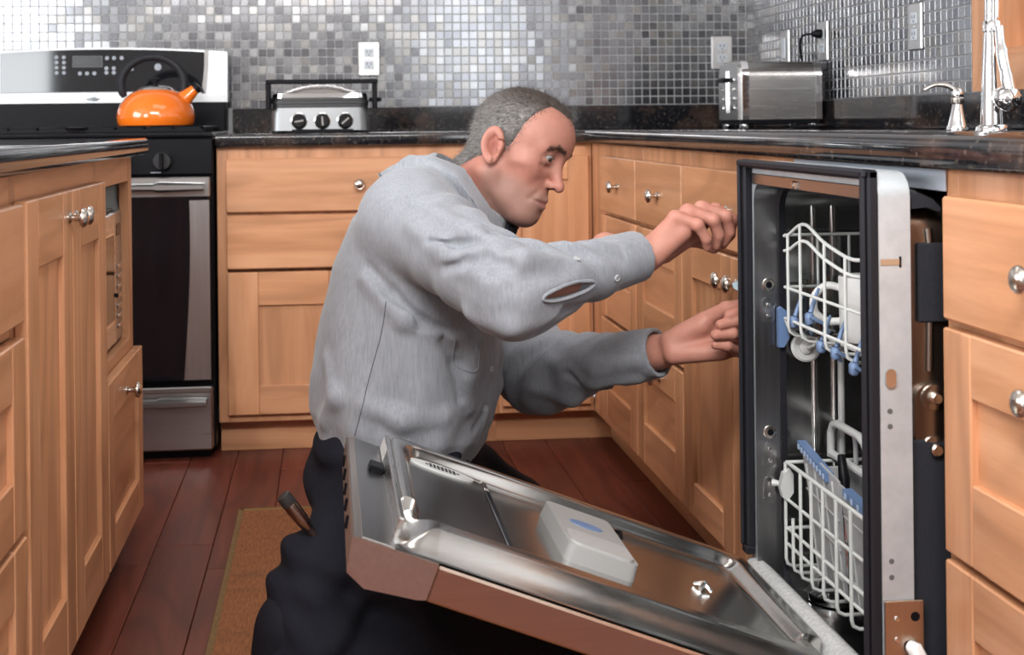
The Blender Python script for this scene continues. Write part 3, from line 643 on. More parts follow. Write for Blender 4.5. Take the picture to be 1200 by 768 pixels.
cl = MB(); cl.prism([(-.052, .575), (-.043, .575), (-.034, .59), (-.038, .603), (-.033, .613), (-.037, .632), (-.047, .640), (-.052, .636)], lambda a, z: (a, yr-.004, z), lambda a, z: (a, yr-.014, z)); obj('rail_stop', cl, BLUEP, dw)
# ribs pressed in the far wall
for x_ in (.012, .045): obj('rib', MB().tube([(x_, iy0+.002, .23), (x_, iy0-.001, .26), (x_, iy0-.001, .76), (x_, iy0+.002, .80)], .0045, 10), TUBST, dw, 60)
obj('water_pipe', MB().tube([(.052, iy0-.012, .20), (.052, iy0-.012, .575)], .0055, 10), LGREY, dw)
obj('spray_arm', MB().lathe([(.03, 0), (.034, .008), (.02, .013)], (.10, -1.90, .578), n=20), WHITE, dw)
fl = obj('filter', MB().lathe([(.045, 0), (.045, .012), (.030, .016), (.028, .03), (.006, .032)], (.02, -1.745, .188), n=26), CHROME, dw, 40)
# hinge plate, side pads and the strip under the worktop
obj('side_pad', B(-.028, .02, YN+.011, YN+.018, .682, .782, .002), PAD, dw); 
obj('insulation', B(-.042, .40, YN+.0085, YN+.0165, .14, .535, .003), PAD, dw)
hp_ = obj('hinge_plate', B(FX+.001, -.034, YN-.0055, YN-.001, .15, .340, .001), steel('hinge_steel', (.58, .47, .38), .32, 2), dw)
for q in (.318, .292, .262): obj('rivet', MB().lathe([(.0042, 0), (.003, .0022)], (-.069, YN-.0055, q), (0, -1, 0), 12), CHROME, hp_)
obj('plate_hole', MB().lathe([(.006, 0), (.006, .0004)], (-.0455, YN-.0055, .320), (0, -1, 0), 16), BLK, hp_)
obj('hinge_roller', MB().tube([(-.052, YN-.006, .283), (-.050, YN-.012, .283), (-.043, YN-.016, .268), (-.038, YN-.012, .25)], [.008, .010, .010, .007], 12), WHITE, hp_, 60)
for z_ in (.388, .368, .575, .556): obj('flange_hole', MB().lathe([(.0034, 0), (.0034, .0004)], (-.073, YN-.0003, z_), (0, -1, 0), 12), flat('hole_grey', (.10, .10, .10), .6) if z_ == .388 else bpy.data.materials['hole_grey'], dw)
sl = MB().prism(rrect(-.079, -.066, .605, .628, .006), lambda a, z: (a, YN-.001, z), lambda a, z: (a, YN-.004, z)); obj('slot_clip', sl, NICK, dw)
obj('slot_mark', B(-.083, -.058, YN-.0012, YN-.0002, .757, .7645), flat('slot_tan', (.38, .25, .16), .5), dw)
obj('slot_mark', B(-.059, -.0565, YN-.0014, YN-.0002, .754, .7675), BLK, dw)
# embossed bracket with two bolts on the shell
br = MB().prism(rrect(-.034, .012, .50, .605, .02), lambda a, z: (a, YN+.0185, z), lambda a, z: (a, YN+.012, z)); bo = obj('shell_bracket', br, flat('shell_bracket_steel', (.48, .42, .37), .25, 1), dw)
for q in (.588, .523): obj('bolt', MB().lathe([(.017, 0), (.016, .003), (.008, .0035), (.008, .010), (.006, .012)], (-.010, YN+.012, q), (0, -1, 0), 18), NICK, bo)
obj('shell_rib', MB().tube([(-.012, YN+.020, .80), (-.010, YN+.018, .77), (-.012, YN+.020, .62)], .006, 8), bpy.data.materials['shell_steel'], dw, 60)
obj('top_strip', B(-.0045, -.0008, YF+.01, YN-.012, .848, .8768, .001), flat('pale_tape', (.42, .46, .52), .5), dw)
mb = MB(); mb.prism([(-.042, .842), (-.030, .846), (-.012, .838), (-.001, .826), (-.004, .822), (-.020, .828), (-.040, .826)], lambda a, z: (a, YN+.004, z), lambda a, z: (a, YN+.30, z)); obj('top_shroud', mb, PAD, dw)
bs = MB(); bs.box(-.04, .42, YF-.03, YN+.03, .03, .175, .004); obj('base', bs, BLK, dw)
for q in (YF-.05, YN+.05): obj('foot', MB().lathe([(.02, 0), (.02, .006), (.008, .008), (.008, .032)], (.05, q, 0), n=14), BLK, dw)

# ---- door, hinged at the bottom and let down to about 21 degrees above level
ang = math.atan(.383); uu = Vector((-math.cos(ang), 0, math.sin(ang))); nn = Vector((math.sin(ang), 0, math.cos(ang))); HH = Vector((FX, 0, .198))
def D(u_, y_, w_): return HH+uu*u_+nn*w_+Vector((0, y_, 0))
def dbox(u0, u1, y0, y1, w0, w1, b=.002):
    m_ = MB().box(u0, u1, y0, y1, w0, w1, b); m_.v = [tuple(D(*p)) for p in m_.v]; return m_
def dprism(poly, w0, w1, k=1.0, c=(0, 0)): return MB().prism(poly, lambda a, b_: D(a, b_, w0), lambda a, b_: D(c[0]+(a-c[0])*k, c[1]+(b_-c[1])*k, w1))
DY0, DY1 = YF-.003, YN+.002
door = obj('door', dbox(.005, .592, DY0, DY1, -.048, -.003, .003), steel('door_skin_steel', (.60, .47, .38), .30, 0), dw, 32, 'steel dishwasher door hanging open')
# control end: a thicker steel cap with bevelled lower edge
cp = MB(); prof_ = [(.592, -.0005), (.700, -.0005), (.702, -.004), (.694, -.044), (.668, -.056), (.603, -.049), (.592, -.046)]
cp.prism(prof_, lambda a, w_: D(a, DY0+.002, w_), lambda a, w_: D(a, DY1-.002, w_)); cap = obj('control_end', cp, steel('control_end_steel', (.64, .58, .53), .34, 1), door, 25)
for k in range(5): obj('control_key', MB().tube([D(.7005, -1.73-.075*k, -.014), D(.6970, -1.73-.075*k, -.030)], .0035, 8), BLK, cap)
# liner: shallow pressed pan with a raised rolled rim, rounded corners
def pan(u_, y_):
    # signed distance inside a rounded rectangle
    def sd(u0, u1, y0, y1, r):
        qx, qy = abs(u_-(u0+u1)/2)-(u1-u0)/2+r, abs(y_-(y0+y1)/2)-(y1-y0)/2+r
        return math.hypot(max(qx, 0), max(qy, 0))+min(max(qx, qy), 0)-r
    d = -sd(.020, .648, -2.146, -1.662, .03)       # distance in from the outer edge
    e = -sd(.055, .622, -2.068, -1.690, .035)      # distance in from the basin mouth
    sm = lambda t_: max(0, min(1, t_))**2*(3-2*max(0, min(1, t_)))
    rim = .027*sm(d/.05) if y_ < -2.0 else .026*sm(d/.012)
    if u_ > .60 and y_ <= -2.0: rim = .026*sm(min(d/.05, 1))
    return rim-.019*sm((e+.004)/.022)
mb = MB(); nu_, nv_ = 150, 120
mb.grid(lambda a, b_: D(.020+.628*a, -2.146+.484*b_, pan(.020+.628*a, -2.146+.484*b_)), nu_, nv_)
lin = obj('liner', mb, LINER, door, 60)
obj('end_gap', dbox(.648, .690, DY0-.004, DY1+.004, -.003, .0008, 0), steel('end_gap_steel', (.42, .42, .42), .3, 1), door)
obj('end_wall', dbox(.640, .6485, -1.672, -2.10, -.002, .024, .002), ST_Y, door)
lab = obj('rating_label', dbox(.6487, .6492, -1.682, -1.76, .003, .022, 0), WHITE, door); obj('latch_block', dbox(.650, .672, -1.80, -1.835, -.001, .010, .002), BLK, door)
obj('basin_panel', dprism(rrect(.487, .612, -2.055, -1.712, .012), .0082, .0094), flat('basin_panel_steel', (.36, .35, .34), .22, 1), lin)
obj('panel_joint', dbox(.477, .4855, -2.06, -1.695, .008, .0105, .001), CHROME, lin)
# vent
vo = [(.552+.052*math.cos(2*PI*i/32), -1.722+.019*math.sin(2*PI*i/32)) for i in range(32)]
vt = obj('vent', dprism(vo, .009, .0125), LGREY, lin)
for i in range(9):
    for j in (-1, 0, 1):
        if abs(i-4)*.25+abs(j)*.35 < 1.2: obj('vent_slot', dbox(.5265+i*.0064-.0022, .5265+i*.0064+.0022, -1.722+j*.0075-.0025, -1.722+j*.0075+.0025, .0124, .0129, 0), BLK, vt)
# detergent dispenser
dp_ = obj('dispenser', dprism(rrect(.292, .398, -1.975, -1.765, .012), .006, .030, .97, (.345, -1.87)), flat('dispenser_grey', (.34, .34, .335), .4), lin)
obj('dispenser_lid', dprism(rrect(.300, .392, -1.968, -1.905, .014), .0295, .034), flat('dispenser_lid_grey', (.42, .42, .415), .35), dp_)
obj('rinse_window', dprism([(.346+.026*math.cos(2*PI*i/24), -1.845+.014*math.sin(2*PI*i/24)) for i in range(24)], .0295, .0312), BLUEP, dp_)
obj('dispenser_latch', MB().tube([D(.288, -1.80, .026), D(.282, -1.81, .030), D(.285, -1.83, .026)], .003, 8), BLK, dp_)
# cross clip and screws
cc = MB(); c0 = (.165, -1.885)
for a_ in (0, PI/2):
    cc.add(*(lambda m_: (m_.v, m_.f))(MB().tube([D(c0[0]+.014*math.cos(a_+.6), c0[1]+.014*math.sin(a_+.6), .010), D(c0[0], c0[1], .017), D(c0[0]-.014*math.cos(a_+.6), c0[1]-.014*math.sin(a_+.6), .010)], [.003, .005, .003], 8)))
obj('cross_clip', cc, CHROME, lin, 60)
for u_ in (.105, .235, .41, .56): obj('screw', MB().lathe([(.006, 0), (.0055, .002), (.002, .0026)], D(u_, -2.105, .019), tuple(nn+Vector((0, -.35, 0))), 14), NICK, lin)
# insulating hinge-end strip
mb = MB(); prof_ = [(.022, .004), (.018, .026), (.004, .033), (-.012, .028), (-.022, .010), (-.024, -.012), (.0, -.03), (.02, -.02)]
mb.prism(prof_, lambda a, w_: D(a, -1.662, w_), lambda a, w_: D(a, -2.148, w_)); obj('hinge_strip', mb, speck('grey_felt', (.42, .42, .42), (.56, .56, .55), 160, .85, 0, .3), door, 60)

# ---- racks: bent wires
def wire(pts, par, r=.0026, name='wire', m=None): return obj(name, MB().tube(pts, r, 8), m or WIRE, par, 60)
X0, X1 = -.042, .40; ra, rb_ = -1.702, -2.105
def alongY(f, n=26): return [(X0, ra+(rb_-ra)*i/(n-1), f(ra+(rb_-ra)*i/(n-1))) for i in range(n)]
ur = thing('dish_rack', 'upper dish rack with wavy front rails and blue clips', 'rack', (.18, -1.9, .58), 'dishwasher racks')
wav = lambda base, amp: (lambda y: base+amp*math.exp(-((y+1.79)/.055)**2)-amp*.25*math.exp(-((y+1.71)/.03)**2)-amp*.6*math.exp(-((y+1.97)/.075)**2)+amp*.6*math.exp(-((y+2.09)/.05)**2))
wire(alongY(wav(.757, .022)), ur, .0029, 'rail'); wire(alongY(wav(.733, .020)), ur, .0029, 'rail')
wire(alongY(lambda y: .672), ur, .0026, 'rail'); wire(alongY(lambda y: .622), ur, .0028, 'rail')
for y_ in (-1.722, -1.775, -1.872, -1.948, -2.02, -2.08):
    top = wav(.757, .022)(y_)
    wire([(X0-.002, y_, top), (X0-.002, y_, .615), (X0, y_, .604), (X0+.010, y_, .597), (X0+.05, y_-.01, .594), (X1-.02, y_-.01, .594)], ur)
for z_ in (.755, .672): wire([(X0, ra, z_), (X1, ra, z_), (X1, rb_, z_), (X0, rb_, z_)], ur, .0026, 'rail')
for k in range(7): wire([(X0+.055+k*.052, ra, .755), (X0+.055+k*.052, ra, .60), (X0+.055+k*.052, ra-.05, .594), (X0+.055+k*.052, rb_+.01, .594)], ur)
wh = obj('wheel', MB().lathe([(.0225, -.006), (.0235, -.003), (.0235, .004), (.020, .006), (.011, .004), (.010, .008), (.006, .010)], (-.008, -1.700, .575), (-.25, -1, 0), 26), LGREY, ur, 40)
obj('axle', MB().tube([(-.008, -1.71, .575), (-.008, -1.735, .583), (.0, -1.735, .597)], .0028, 8), WIRE, ur)
wire([(X0, ra, .622), (X0+.004, ra-.006, .605), (X0+.03, ra-.02, .588), (X0+.055, ra-.05, .583), (X0+.06, ra-.06, .598)], ur, .0028)
CL = flat('blue_clip', (.16, .24, .40), .4)
for (y_, z_) in ((-1.735, .62), (-1.80, .635), (-1.845, .60), (-1.90, .60), (-1.965, .59), (-2.03, .60)):
    m_ = MB(); m_.box(X0-.004, X0+.008, y_-.007, y_+.007, z_-.008, z_+.010, .003); m_.tube([(X0+.004, y_, z_+.01), (X0+.014, y_+.006, z_+.032), (X0+.022, y_+.012, z_+.045)], [.0038, .003, .0022], 8); m_.tube([(X0+.0, y_-.008, z_+.005), (X0+.022, y_-.010, z_-.006), (X0+.03, y_-.006, z_-.02)], .003, 8)
    obj('clip', m_, CL, ur, 50)
# white mug and glass in the upper rack
mg = thing('mug', 'white china mug with a loop handle standing in the upper rack', 'mug', (.050, -1.80, .602))
obj('cup', MB().lathe([(.020, 0), (.036, .002), (.0395, .012), (.041, .098), (.0395, .101), (.038, .098), (.036, .012), (.002, .008)], (.050, -1.80, .5985), n=30), WHITE, mg, 50)
obj('handle', MB().tube(spline([(.016, -1.781, .68), (-.002, -1.771, .682), (-.017, -1.763, .665), (-.017, -1.763, .642), (-.002, -1.771, .628), (.016, -1.781, .628)], 6), .006, 10), WHITE, mg, 60)
gs = tag(obj('drinking_glass', MB().lathe([(.022, 0), (.028, .002), (.032, .09), (.0305, .09), (.0265, .006), (.001, .005)], (.008, -1.728, .5985), n=26), NT('clear_glass').set(color=(.9, .95, .95), rough=.02, trans=1, ior=1.45), None, 50), 'clear drinking glass at the far end of the upper rack', 'glass')

lr = thing('dish_rack', 'lower dish rack of pale coated wire with cutlery basket', 'rack', (.18, -1.9, .22), 'dishwasher racks')
for z_, r_ in ((.392, .0034), (.333, .0028), (.287, .0028), (.262, .0028)): wire(alongY(lambda y: z_, 12), lr, r_, 'rail')
ys = [-1.703, -1.735, -1.768, -1.812, -1.858, -1.908, -1.96, -2.012, -2.06, -2.103]
for i, y_ in enumerate(ys):
    top = .392 if i != 1 else .312
    wire([(X0-.003, y_, top), (X0-.003, y_, .240), (X0-.001, y_, .231), (X0+.008, y_, .226), (X0+.06, y_, .226), (X1, y_, .226)], lr, .0029)
for k in range(7): wire([(X0+.05+k*.056, ra, .392), (X0+.05+k*.056, ra, .235), (X0+.05+k*.056, ra-.01, .229), (X0+.05+k*.056, rb_, .229), (X0+.05+k*.056, rb_, .392)], lr)
for z_ in (.392, .287): wire([(X0, ra, z_), (X1, ra, z_), (X1, rb_, z_), (X0, rb_, z_)], lr, .003, 'rail')
rl = MB().prism([(-.056, .355), (-.050, .376), (-.040, .384), (-.034, .374), (-.034, .345), (-.044, .332), (-.052, .338)], lambda a, z: (a, ra+.004, z), lambda a, z: (a, ra-.008, z)); obj('guide_clip', rl, LGREY, lr)
obj('guide_pin', MB().tube([(-.048, ra+.002, .357), (-.062, ra+.012, .357)], [.0035, .006], 8), LGREY, lr)
for x_ in (.02, .30):
    for y_ in (ra+.006, rb_-.006): obj('wheel', MB().lathe([(.018, -.004), (.018, .004)], (x_, y_, .208), (0, 1, 0), 18), LGREY, lr)
# cutlery basket: slatted sloping sides, blue tray edges, two loop handles
bk = thing('cutlery_basket', 'grey plastic cutlery basket with blue edges and loop handles in lower rack', 'basket', (.03, -1.9, .232))
BSK = flat('basket_grey', (.44, .44, .45), .5)
bx0, bx1, by0, by1, bz0, bz1 = -.014, .075, -1.722, -2.09, .232, .412
def leaf(y0_, y1_, zt0, zt1):
    m_ = MB(); m_.prism([(y0_-.045, bz0), (y1_, bz0), (y1_, zt1), (y0_, zt0)], lambda a, z: (bx0-(z-bz0)*.06, a, z), lambda a, z: (bx0+.004-(z-bz0)*.06, a, z)); return m_
pf = obj('front_panel', leaf(by0, -1.865, .425, .405), BSK, bk); pg = obj('front_panel', leaf(-1.868, by1, .402, .385), BSK, bk)
def fx_(z): return bx0-.0012-(z-bz0)*.06
for par_, y0_, y1_, zt_ in ((pf, by0, -1.865, .40), (pg, -1.868, by1, .38)):
    for k in range(4): y_ = y0_+(y1_-y0_)*(k+.6)/4.2; obj('slat_rib', MB().tube([(fx_(zt_), y_, zt_), (fx_(bz0), y_-.022, bz0)], .0016, 6), LGREY, par_)
    for z_ in (.27, .315, .36): obj('slat_rib', MB().tube([(fx_(z_), y0_-.03*(.42-z_)/.17-.004, z_), (fx_(z_), y1_, z_-.012)], .0015, 6), LGREY, par_)
obj('back_panel', B(bx1-.004, bx1, by0-.02, by1, bz0, .40, .001), BSK, bk); obj('end_panel', B(bx0, bx1, by0-.044, by0-.040, bz0, .40, .001), BSK, bk); obj('end_panel', B(bx0, bx1, by1, by1+.004, bz0, .385, .001), BSK, bk); obj('floor_panel', B(bx0, bx1, by0-.045, by1, bz0, bz0+.004, .001), BSK, bk)
for y0_, y1_, z0_, z1_ in ((by0+.006, -1.83, .430, .408), (-1.895, by1, .404, .386)):
    m_ = MB(); m_.prism([(y0_, z0_), (y1_, z1_), (y1_, z1_-.013), (y0_, z0_-.010)], lambda a, z: (-.030, a, z), lambda a, z: (-.016, a, z)); e_ = obj('blue_edge', m_, BLUEP, bk)
    for k in range(9): y_ = y0_+(y1_-y0_)*(k+.5)/9; zz = z0_+(z1_-z0_)*(k+.5)/9; obj('tooth', B(-.031, -.0295, y_-.003, y_+.003, zz-.011, zz-.003), flat('tooth_pale', (.45, .55, .72), .5) if 'tooth_pale' not in bpy.data.materials else bpy.data.materials['tooth_pale'], e_)
def loop(x_, y0_, y1_, z0_, z1_, r_):
    p_ = [(x_, y0_, z0_), (x_, y0_, z1_-.02), (x_, y0_+(y1_-y0_)*.07, z1_-.006), (x_, y0_+(y1_-y0_)*.2, z1_), (x_, y0_+(y1_-y0_)*.8, z1_), (x_, y0_+(y1_-y0_)*.93, z1_-.006), (x_, y1_, z1_-.02), (x_, y1_, z0_)]
    return MB().tube(p_, r_, 10)
obj('handle', loop(.03, -1.705, -1.845, .40, .458, .0065), LGREY, bk, 60); obj('handle', loop(.05, -1.60-.09, -1.755, .40, .448, .004), BSK, bk, 60)
obj('handle_bar', MB().tube([(.03, -1.705, .405), (.03, -1.845, .405)], .0065, 10), LGREY, bk)
sc_ = thing('spatula', 'dark handled utensil leaning in the cutlery basket', 'utensil', (.02, -1.80, .26)); obj('grip', MB().tube([(.010, -1.795, .425), (.006, -1.815, .395), (.004, -1.822, .34)], [.006, .0085, .006], 10), BLK, sc_, 60); obj('blade', MB().tube([(.004, -1.822, .34), (.003, -1.83, .25)], .003, 8), CHROME, sc_)
# ------------------------------------------------------------------ the man: signed-distance body and clothes, meshed with surface nets
V3 = lambda *a: np.array(a, dtype=np.float64)
def cone(p, a, b, r1, r2):
    a = np.asarray(a, float); b = np.asarray(b, float); ba = b-a; pa = p-a
    t = np.clip(pa @ ba/(ba @ ba), 0, 1); return np.linalg.norm(pa-t[:, None]*ba, axis=1)-(r1+(r2-r1)*t)
def ball(p, c, r): return np.linalg.norm(p-np.asarray(c, float), axis=1)-r
def elli(p, c, r, R=None):
    q = p-np.asarray(c, float)
    if R is not None: q = q @ np.asarray(R, float).T
    r = np.asarray(r, float); k0 = np.linalg.norm(q/r, axis=1); k1 = np.linalg.norm(q/(r*r), axis=1); return k0*(k0-1)/np.maximum(k1, 1e-9)
def smin(a, b, k): h = np.maximum(k-np.abs(a-b), 0)/k; return np.minimum(a, b)-h*h*k*.25
def smax(a, b, k): return -smin(-a, -b, k)
def sstep(x, a, b): t = np.clip((x-a)/(b-a), 0, 1); return t*t*(3-2*t)
def mesh_sdf(f, lo, hi, h, Bk=8, slack=1.7):
    lo = np.asarray(lo, float); hi = np.asarray(hi, float); nb = np.ceil((hi-lo)/(h*Bk)).astype(int)
    G = np.stack(np.meshgrid(*[np.arange(k) for k in nb], indexing='ij'), -1).reshape(-1, 3)
    cen = lo+(G+.5)*h*Bk; keep = np.abs(f(cen)) < h*Bk*.87*slack; G = G[keep]
    e = np.arange(Bk+1); L = np.stack(np.meshgrid(e, e, e, indexing='ij'), -1).reshape(-1, 3)
    N = nb*Bk+2; keys = []; pos = []; edges = []
    corner = np.array([[i, j, k] for i in (0, 1) for j in (0, 1) for k in (0, 1)])
    pairs = [(a, b) for a in range(8) for b in range(a+1, 8) if np.abs(corner[a]-corner[b]).sum() == 1]
    key = lambda c: (c[..., 0]*N[1]+c[..., 1])*N[2]+c[..., 2]
    for s0 in range(0, len(G), 1200):
        g_ = G[s0:s0+1200]; ip = g_[:, None, :]*Bk+L[None]; pts = lo+ip.reshape(-1, 3)*h
        d = f(pts).reshape(len(g_), Bk+1, Bk+1, Bk+1)
        c8 = np.stack([d[:, i:i+Bk, j:j+Bk, k:k+Bk] for i, j, k in corner], -1)
        neg = c8 < 0; act = neg.any(-1) & ~neg.all(-1); w_ = np.argwhere(act)
        if not len(w_): continue
        v8 = c8[act]; cell = g_[w_[:, 0]]*Bk+w_[:, 1:]
        acc = np.zeros((len(w_), 3)); cnt = np.zeros(len(w_))
        for a, b in pairs:
            x = (v8[:, a] < 0) != (v8[:, b] < 0); da, db = v8[x, a], v8[x, b]; t = (da/(da-db))[:, None]
            acc[x] += corner[a]+(corner[b]-corner[a])*t; cnt[x] += 1
        pos.append(lo+(cell+acc/cnt[:, None])*h); keys.append(key(cell))
        for ax, ci in ((0, 4), (1, 2), (2, 1)):
            x = (v8[:, 0] < 0) != (v8[:, ci] < 0); edges.append(np.column_stack([cell[x], np.full(x.sum(), ax), (v8[x, 0] < 0)]))
    keys = np.concatenate(keys); pos = np.concatenate(pos); E_ = np.concatenate(edges).astype(np.int64)
    o_ = np.argsort(keys); ks = keys[o_]; faces = []
    def find(c):
        k = key(c); i = np.searchsorted(ks, k); i = np.clip(i, 0, len(ks)-1); return np.where(ks[i] == k, o_[i], -1)
    for ax in range(3):
        e_ = E_[E_[:, 3] == ax]; c = e_[:, :3]; b_, c_ = [(1, 2), (2, 0), (0, 1)][ax]
        db = np.zeros(3, int); db[b_] = 1; dc = np.zeros(3, int); dc[c_] = 1
        q = np.stack([find(c), find(c-db), find(c-db-dc), find(c-dc)], 1); ok = (q >= 0).all(1); q = q[ok]; s_ = e_[ok, 4] == 1
        q[~s_] = q[~s_][:, ::-1]; faces.append(q)
    return pos, np.concatenate(faces)
def relax(V, F, it=2, lam=.5, mask=None):
    E2 = np.concatenate([F[:, [i, (i+1) % 4]] for i in range(4)]); E2 = np.concatenate([E2, E2[:, ::-1]])
    for _ in range(it):
        S = np.zeros_like(V); np.add.at(S, E2[:, 0], V[E2[:, 1]]); c = np.bincount(E2[:, 0], minlength=len(V))[:, None]
        n_ = V+lam*(S/np.maximum(c, 1)-V); V = n_ if mask is None else np.where(mask[:, None], n_, V)
    return V
def np_mesh(name, V, F):
    me = bpy.data.meshes.new(name); me.vertices.add(len(V)); me.vertices.foreach_set('co', V.astype(np.float32).ravel())
    me.loops.add(F.size); me.loops.foreach_set('vertex_index', F.astype(np.int32).ravel()); me.polygons.add(len(F))
    me.polygons.foreach_set('loop_start', np.arange(0, F.size, 4, dtype=np.int32)); me.update(calc_edges=True); me.validate(); me.shade_smooth(); return me
def paint(me, name, C):
    a = me.color_attributes.new(name, 'FLOAT_COLOR', 'POINT'); a.data.foreach_set('color', np.column_stack([C, np.ones(len(C))]).astype(np.float32).ravel())

# ---- joints (metres, world)
SR, ER, WR_ = V3(-.655, -1.585, .785), V3(-0.494, -1.765, 0.682), V3(-0.266, -1.645, 0.721)
SL, EL, WL = V3(-.53, -1.235, .775), V3(-0.383, -1.330, 0.473), V3(-0.200, -1.515, 0.539)
PSI = math.radians(20); FD = V3(math.cos(PSI), -math.sin(PSI), 0); LD = V3(math.sin(PSI), math.cos(PSI), 0)
# ---- head frame
HY, HP, HR, HS = .56, .36, -.24, .955; HO = V3(-.447, -1.447, .880)
hx = V3(math.cos(HY)*math.cos(HP), -math.sin(HY)*math.cos(HP), -math.sin(HP)); hy0 = V3(math.sin(HY), math.cos(HY), 0); hz0 = np.cross(hx, hy0)
hy = math.cos(HR)*hy0+math.sin(HR)*hz0; hz = -math.sin(HR)*hy0+math.cos(HR)*hz0; HB = np.stack([hx, hy, hz])
to_head = lambda p: (p-HO) @ HB.T/HS
from_head = lambda q: HO+HS*(np.asarray(q, float) @ HB)
NECKB = V3(-.540, -1.415, .775)
nb_l = to_head(NECKB[None])[0]
EYE = V3(.0775, .0320, .021)
def head_sdf(q, ears=True):
    m = q.copy(); m[:, 1] = np.abs(m[:, 1])
    d = elli(m, (.001, 0, .047), (.087, .0755, .080))
    d = smin(d, elli(m, (.040, 0, .052), (.064, .065, .062)), .03)
    d = smin(d, elli(m, (.036, 0, -.022), (.052, .060, .070)), .03)
    d = smin(d, cone(m, (-.006, .056, -.045), (.060, .020, -.088), .018, .017), .03)
    d = smin(d, elli(m, (.072, 0, -.086), (.026, .026, .023)), .028)
    d = smin(d, ball(m, (.052, .043, -.006), .0225), .022)
    d = smin(d, cone(m, (.082, .014, .039), (.071, .046, .036), .0120, .0105), .014)
    d = smin(d, elli(m, (.070, 0, -.054), (.028, .032, .030)), .02)
    d = smax(d, -ball(m, (.0985, .033, .018), .0185), .016)                    # orbit
    d = smin(d, ball(m, EYE, .0142), .006)                                      # lids over the eyeball
    d = smin(d, cone(m, (.083, 0, .036), (.108, 0, -.014), .0075, .0092), .012)  # nose
    d = smin(d, ball(m, (.1125, 0, -.0195), .0094), .008); d = smin(d, elli(m, (.0980, .0105, -.0210), (.0100, .0055, .0070)), .006)
    d = smax(d, -elli(m, (.106, .0062, -.0285), (.0055, .003, .004)), .003)
    d = smin(d, cone(m, (.0970, 0, -.0500), (.083, .0240, -.0565), .0064, .0034), .006)   # lips
    d = smin(d, cone(m, (.0965, 0, -.0630), (.084, .0220, -.0582), .0074, .0034), .006)
    d = smax(d, -cone(m, (.1045, 0, -.0564), (.0895, .0265, -.0572), .0018, .0014), .004)
    d = smax(d, -elli(m, (.1075, 0, -.0750), (.008, .016, .0045)), .010)
    d = smax(d, -cone(m, (.0985, .0175, -.023), (.0835, .0370, -.058), .0016, .0022), .010)
    d = smax(d, -elli(m, (.056, .068, -.045), (.030, .010, .026)), .022)
    d = smax(d, -cone(m, (.0925, .020, .0035), (.080, .047, .0045), .0012, .001), .006)
    # eye opening
    yz = m-EYE; ap = .0056*np.clip(1-(yz[:, 1]/.0150)**2, -1, 1); op = np.maximum(np.abs(yz[:, 2]-.0002-.06*yz[:, 1])-ap, .004-yz[:, 0]); op = np.maximum(op, yz[:, 0]-.03)
    d = smax(d, -op, .0015)
    # neck
    d = smin(d, cone(q, (-.020, 0, -.030), (-.040, 0, -.085), .058, .0575), .03)
    d = smin(d, cone(q, (-.040, 0, -.085), nb_l, .0575, .066), .02)
    d = smin(d, cone(q, (.015, 0, -.075), nb_l+V3(.045, 0, 0), .030, .040), .03)
    d = smin(d, cone(q, (-.012, -.050, -.045), nb_l+(nb_l*0+V3(.05, 0, 0)), .014, .012), .03)
    if ears:
        a_ = math.radians(-14); ca, sa = math.cos(a_), math.sin(a_)
        w_ = m-V3(-.004, .0775, .002); ex = ca*w_[:, 0]-sa*w_[:, 2]; ez = sa*w_[:, 0]+ca*w_[:, 2]; ey = w_[:, 1]-.30*np.clip(-ex, -.02, .03)
        ew = .0175-.004*np.clip(-ez/.03, 0, 1); rr = np.sqrt((ex/ew)**2+(ez/.0305)**2)
        plate = np.maximum((rr-1)*.016, np.abs(ey-.004)-.0042)
        rim = np.sqrt(((rr-.90)*.0165)**2+(ey-.0110)**2)-.0044; rim = np.where((ex > .004) & (ez < .012), rim+.004, rim)
        ant = np.sqrt(((np.sqrt(((ex+.001)/.0105)**2+((ez-.001)/.020)**2)-.95)*.012)**2+(ey-.0095)**2)-.0038; ant = np.where(ex > 0, ant+.004, ant)
        lobe = np.sqrt(((ex-.003)/1.0)**2+((ez+.024)/1.1)**2+((ey-.006)/.6)**2)-.0078
        e_ = smin(smin(smin(plate, rim, .004), ant, .003), lobe, .005)
        e_ = smax(e_, -np.sqrt(((ex-.004)/1.0)**2+((ez+.004)/1.5)**2+((ey-.0115)/1.0)**2)+.0086, .003)
        trag = np.sqrt(((ex-.0115)/1)**2+((ez+.004)/1.5)**2+((ey-.006)/1)**2)-.0045; e_ = smin(e_, trag, .004)
        d = smin(d, e_, .006)
    return d
# ---- hands
def chain(p, pts, rs, k=.004):
    d = None
    for i in range(len(pts)-1):
        c = cone(p, pts[i], pts[i+1], rs[i], rs[i+1]); d = c if d is None else smin(d, c, k)
    return d
RH = dict(w=WR_+V3(.012, 0, -.004),
  little=[V3(-0.211, -1.668, 0.785), V3(-0.177, -1.680, 0.772), V3(-0.162, -1.676, 0.749), V3(-0.158, -1.668, 0.735)],
  ring=[V3(-0.186, -1.655, 0.793), V3(-0.147, -1.666, 0.778), V3(-0.137, -1.660, 0.753), V3(-0.139, -1.652, 0.735)],
  middle=[V3(-0.158, -1.638, 0.796), V3(-0.121, -1.648, 0.782), V3(-0.114, -1.642, 0.756), V3(-0.121, -1.636, 0.738)],
  index=[V3(-0.129, -1.618, 0.791), V3(-0.103, -1.622, 0.774), V3(-0.105, -1.618, 0.750), V3(-0.118, -1.617, 0.733)],
  thumb=[V3(-0.222, -1.622, 0.730), V3(-0.181, -1.604, 0.742), V3(-0.149, -1.604, 0.738), V3(-0.130, -1.610, 0.727)])
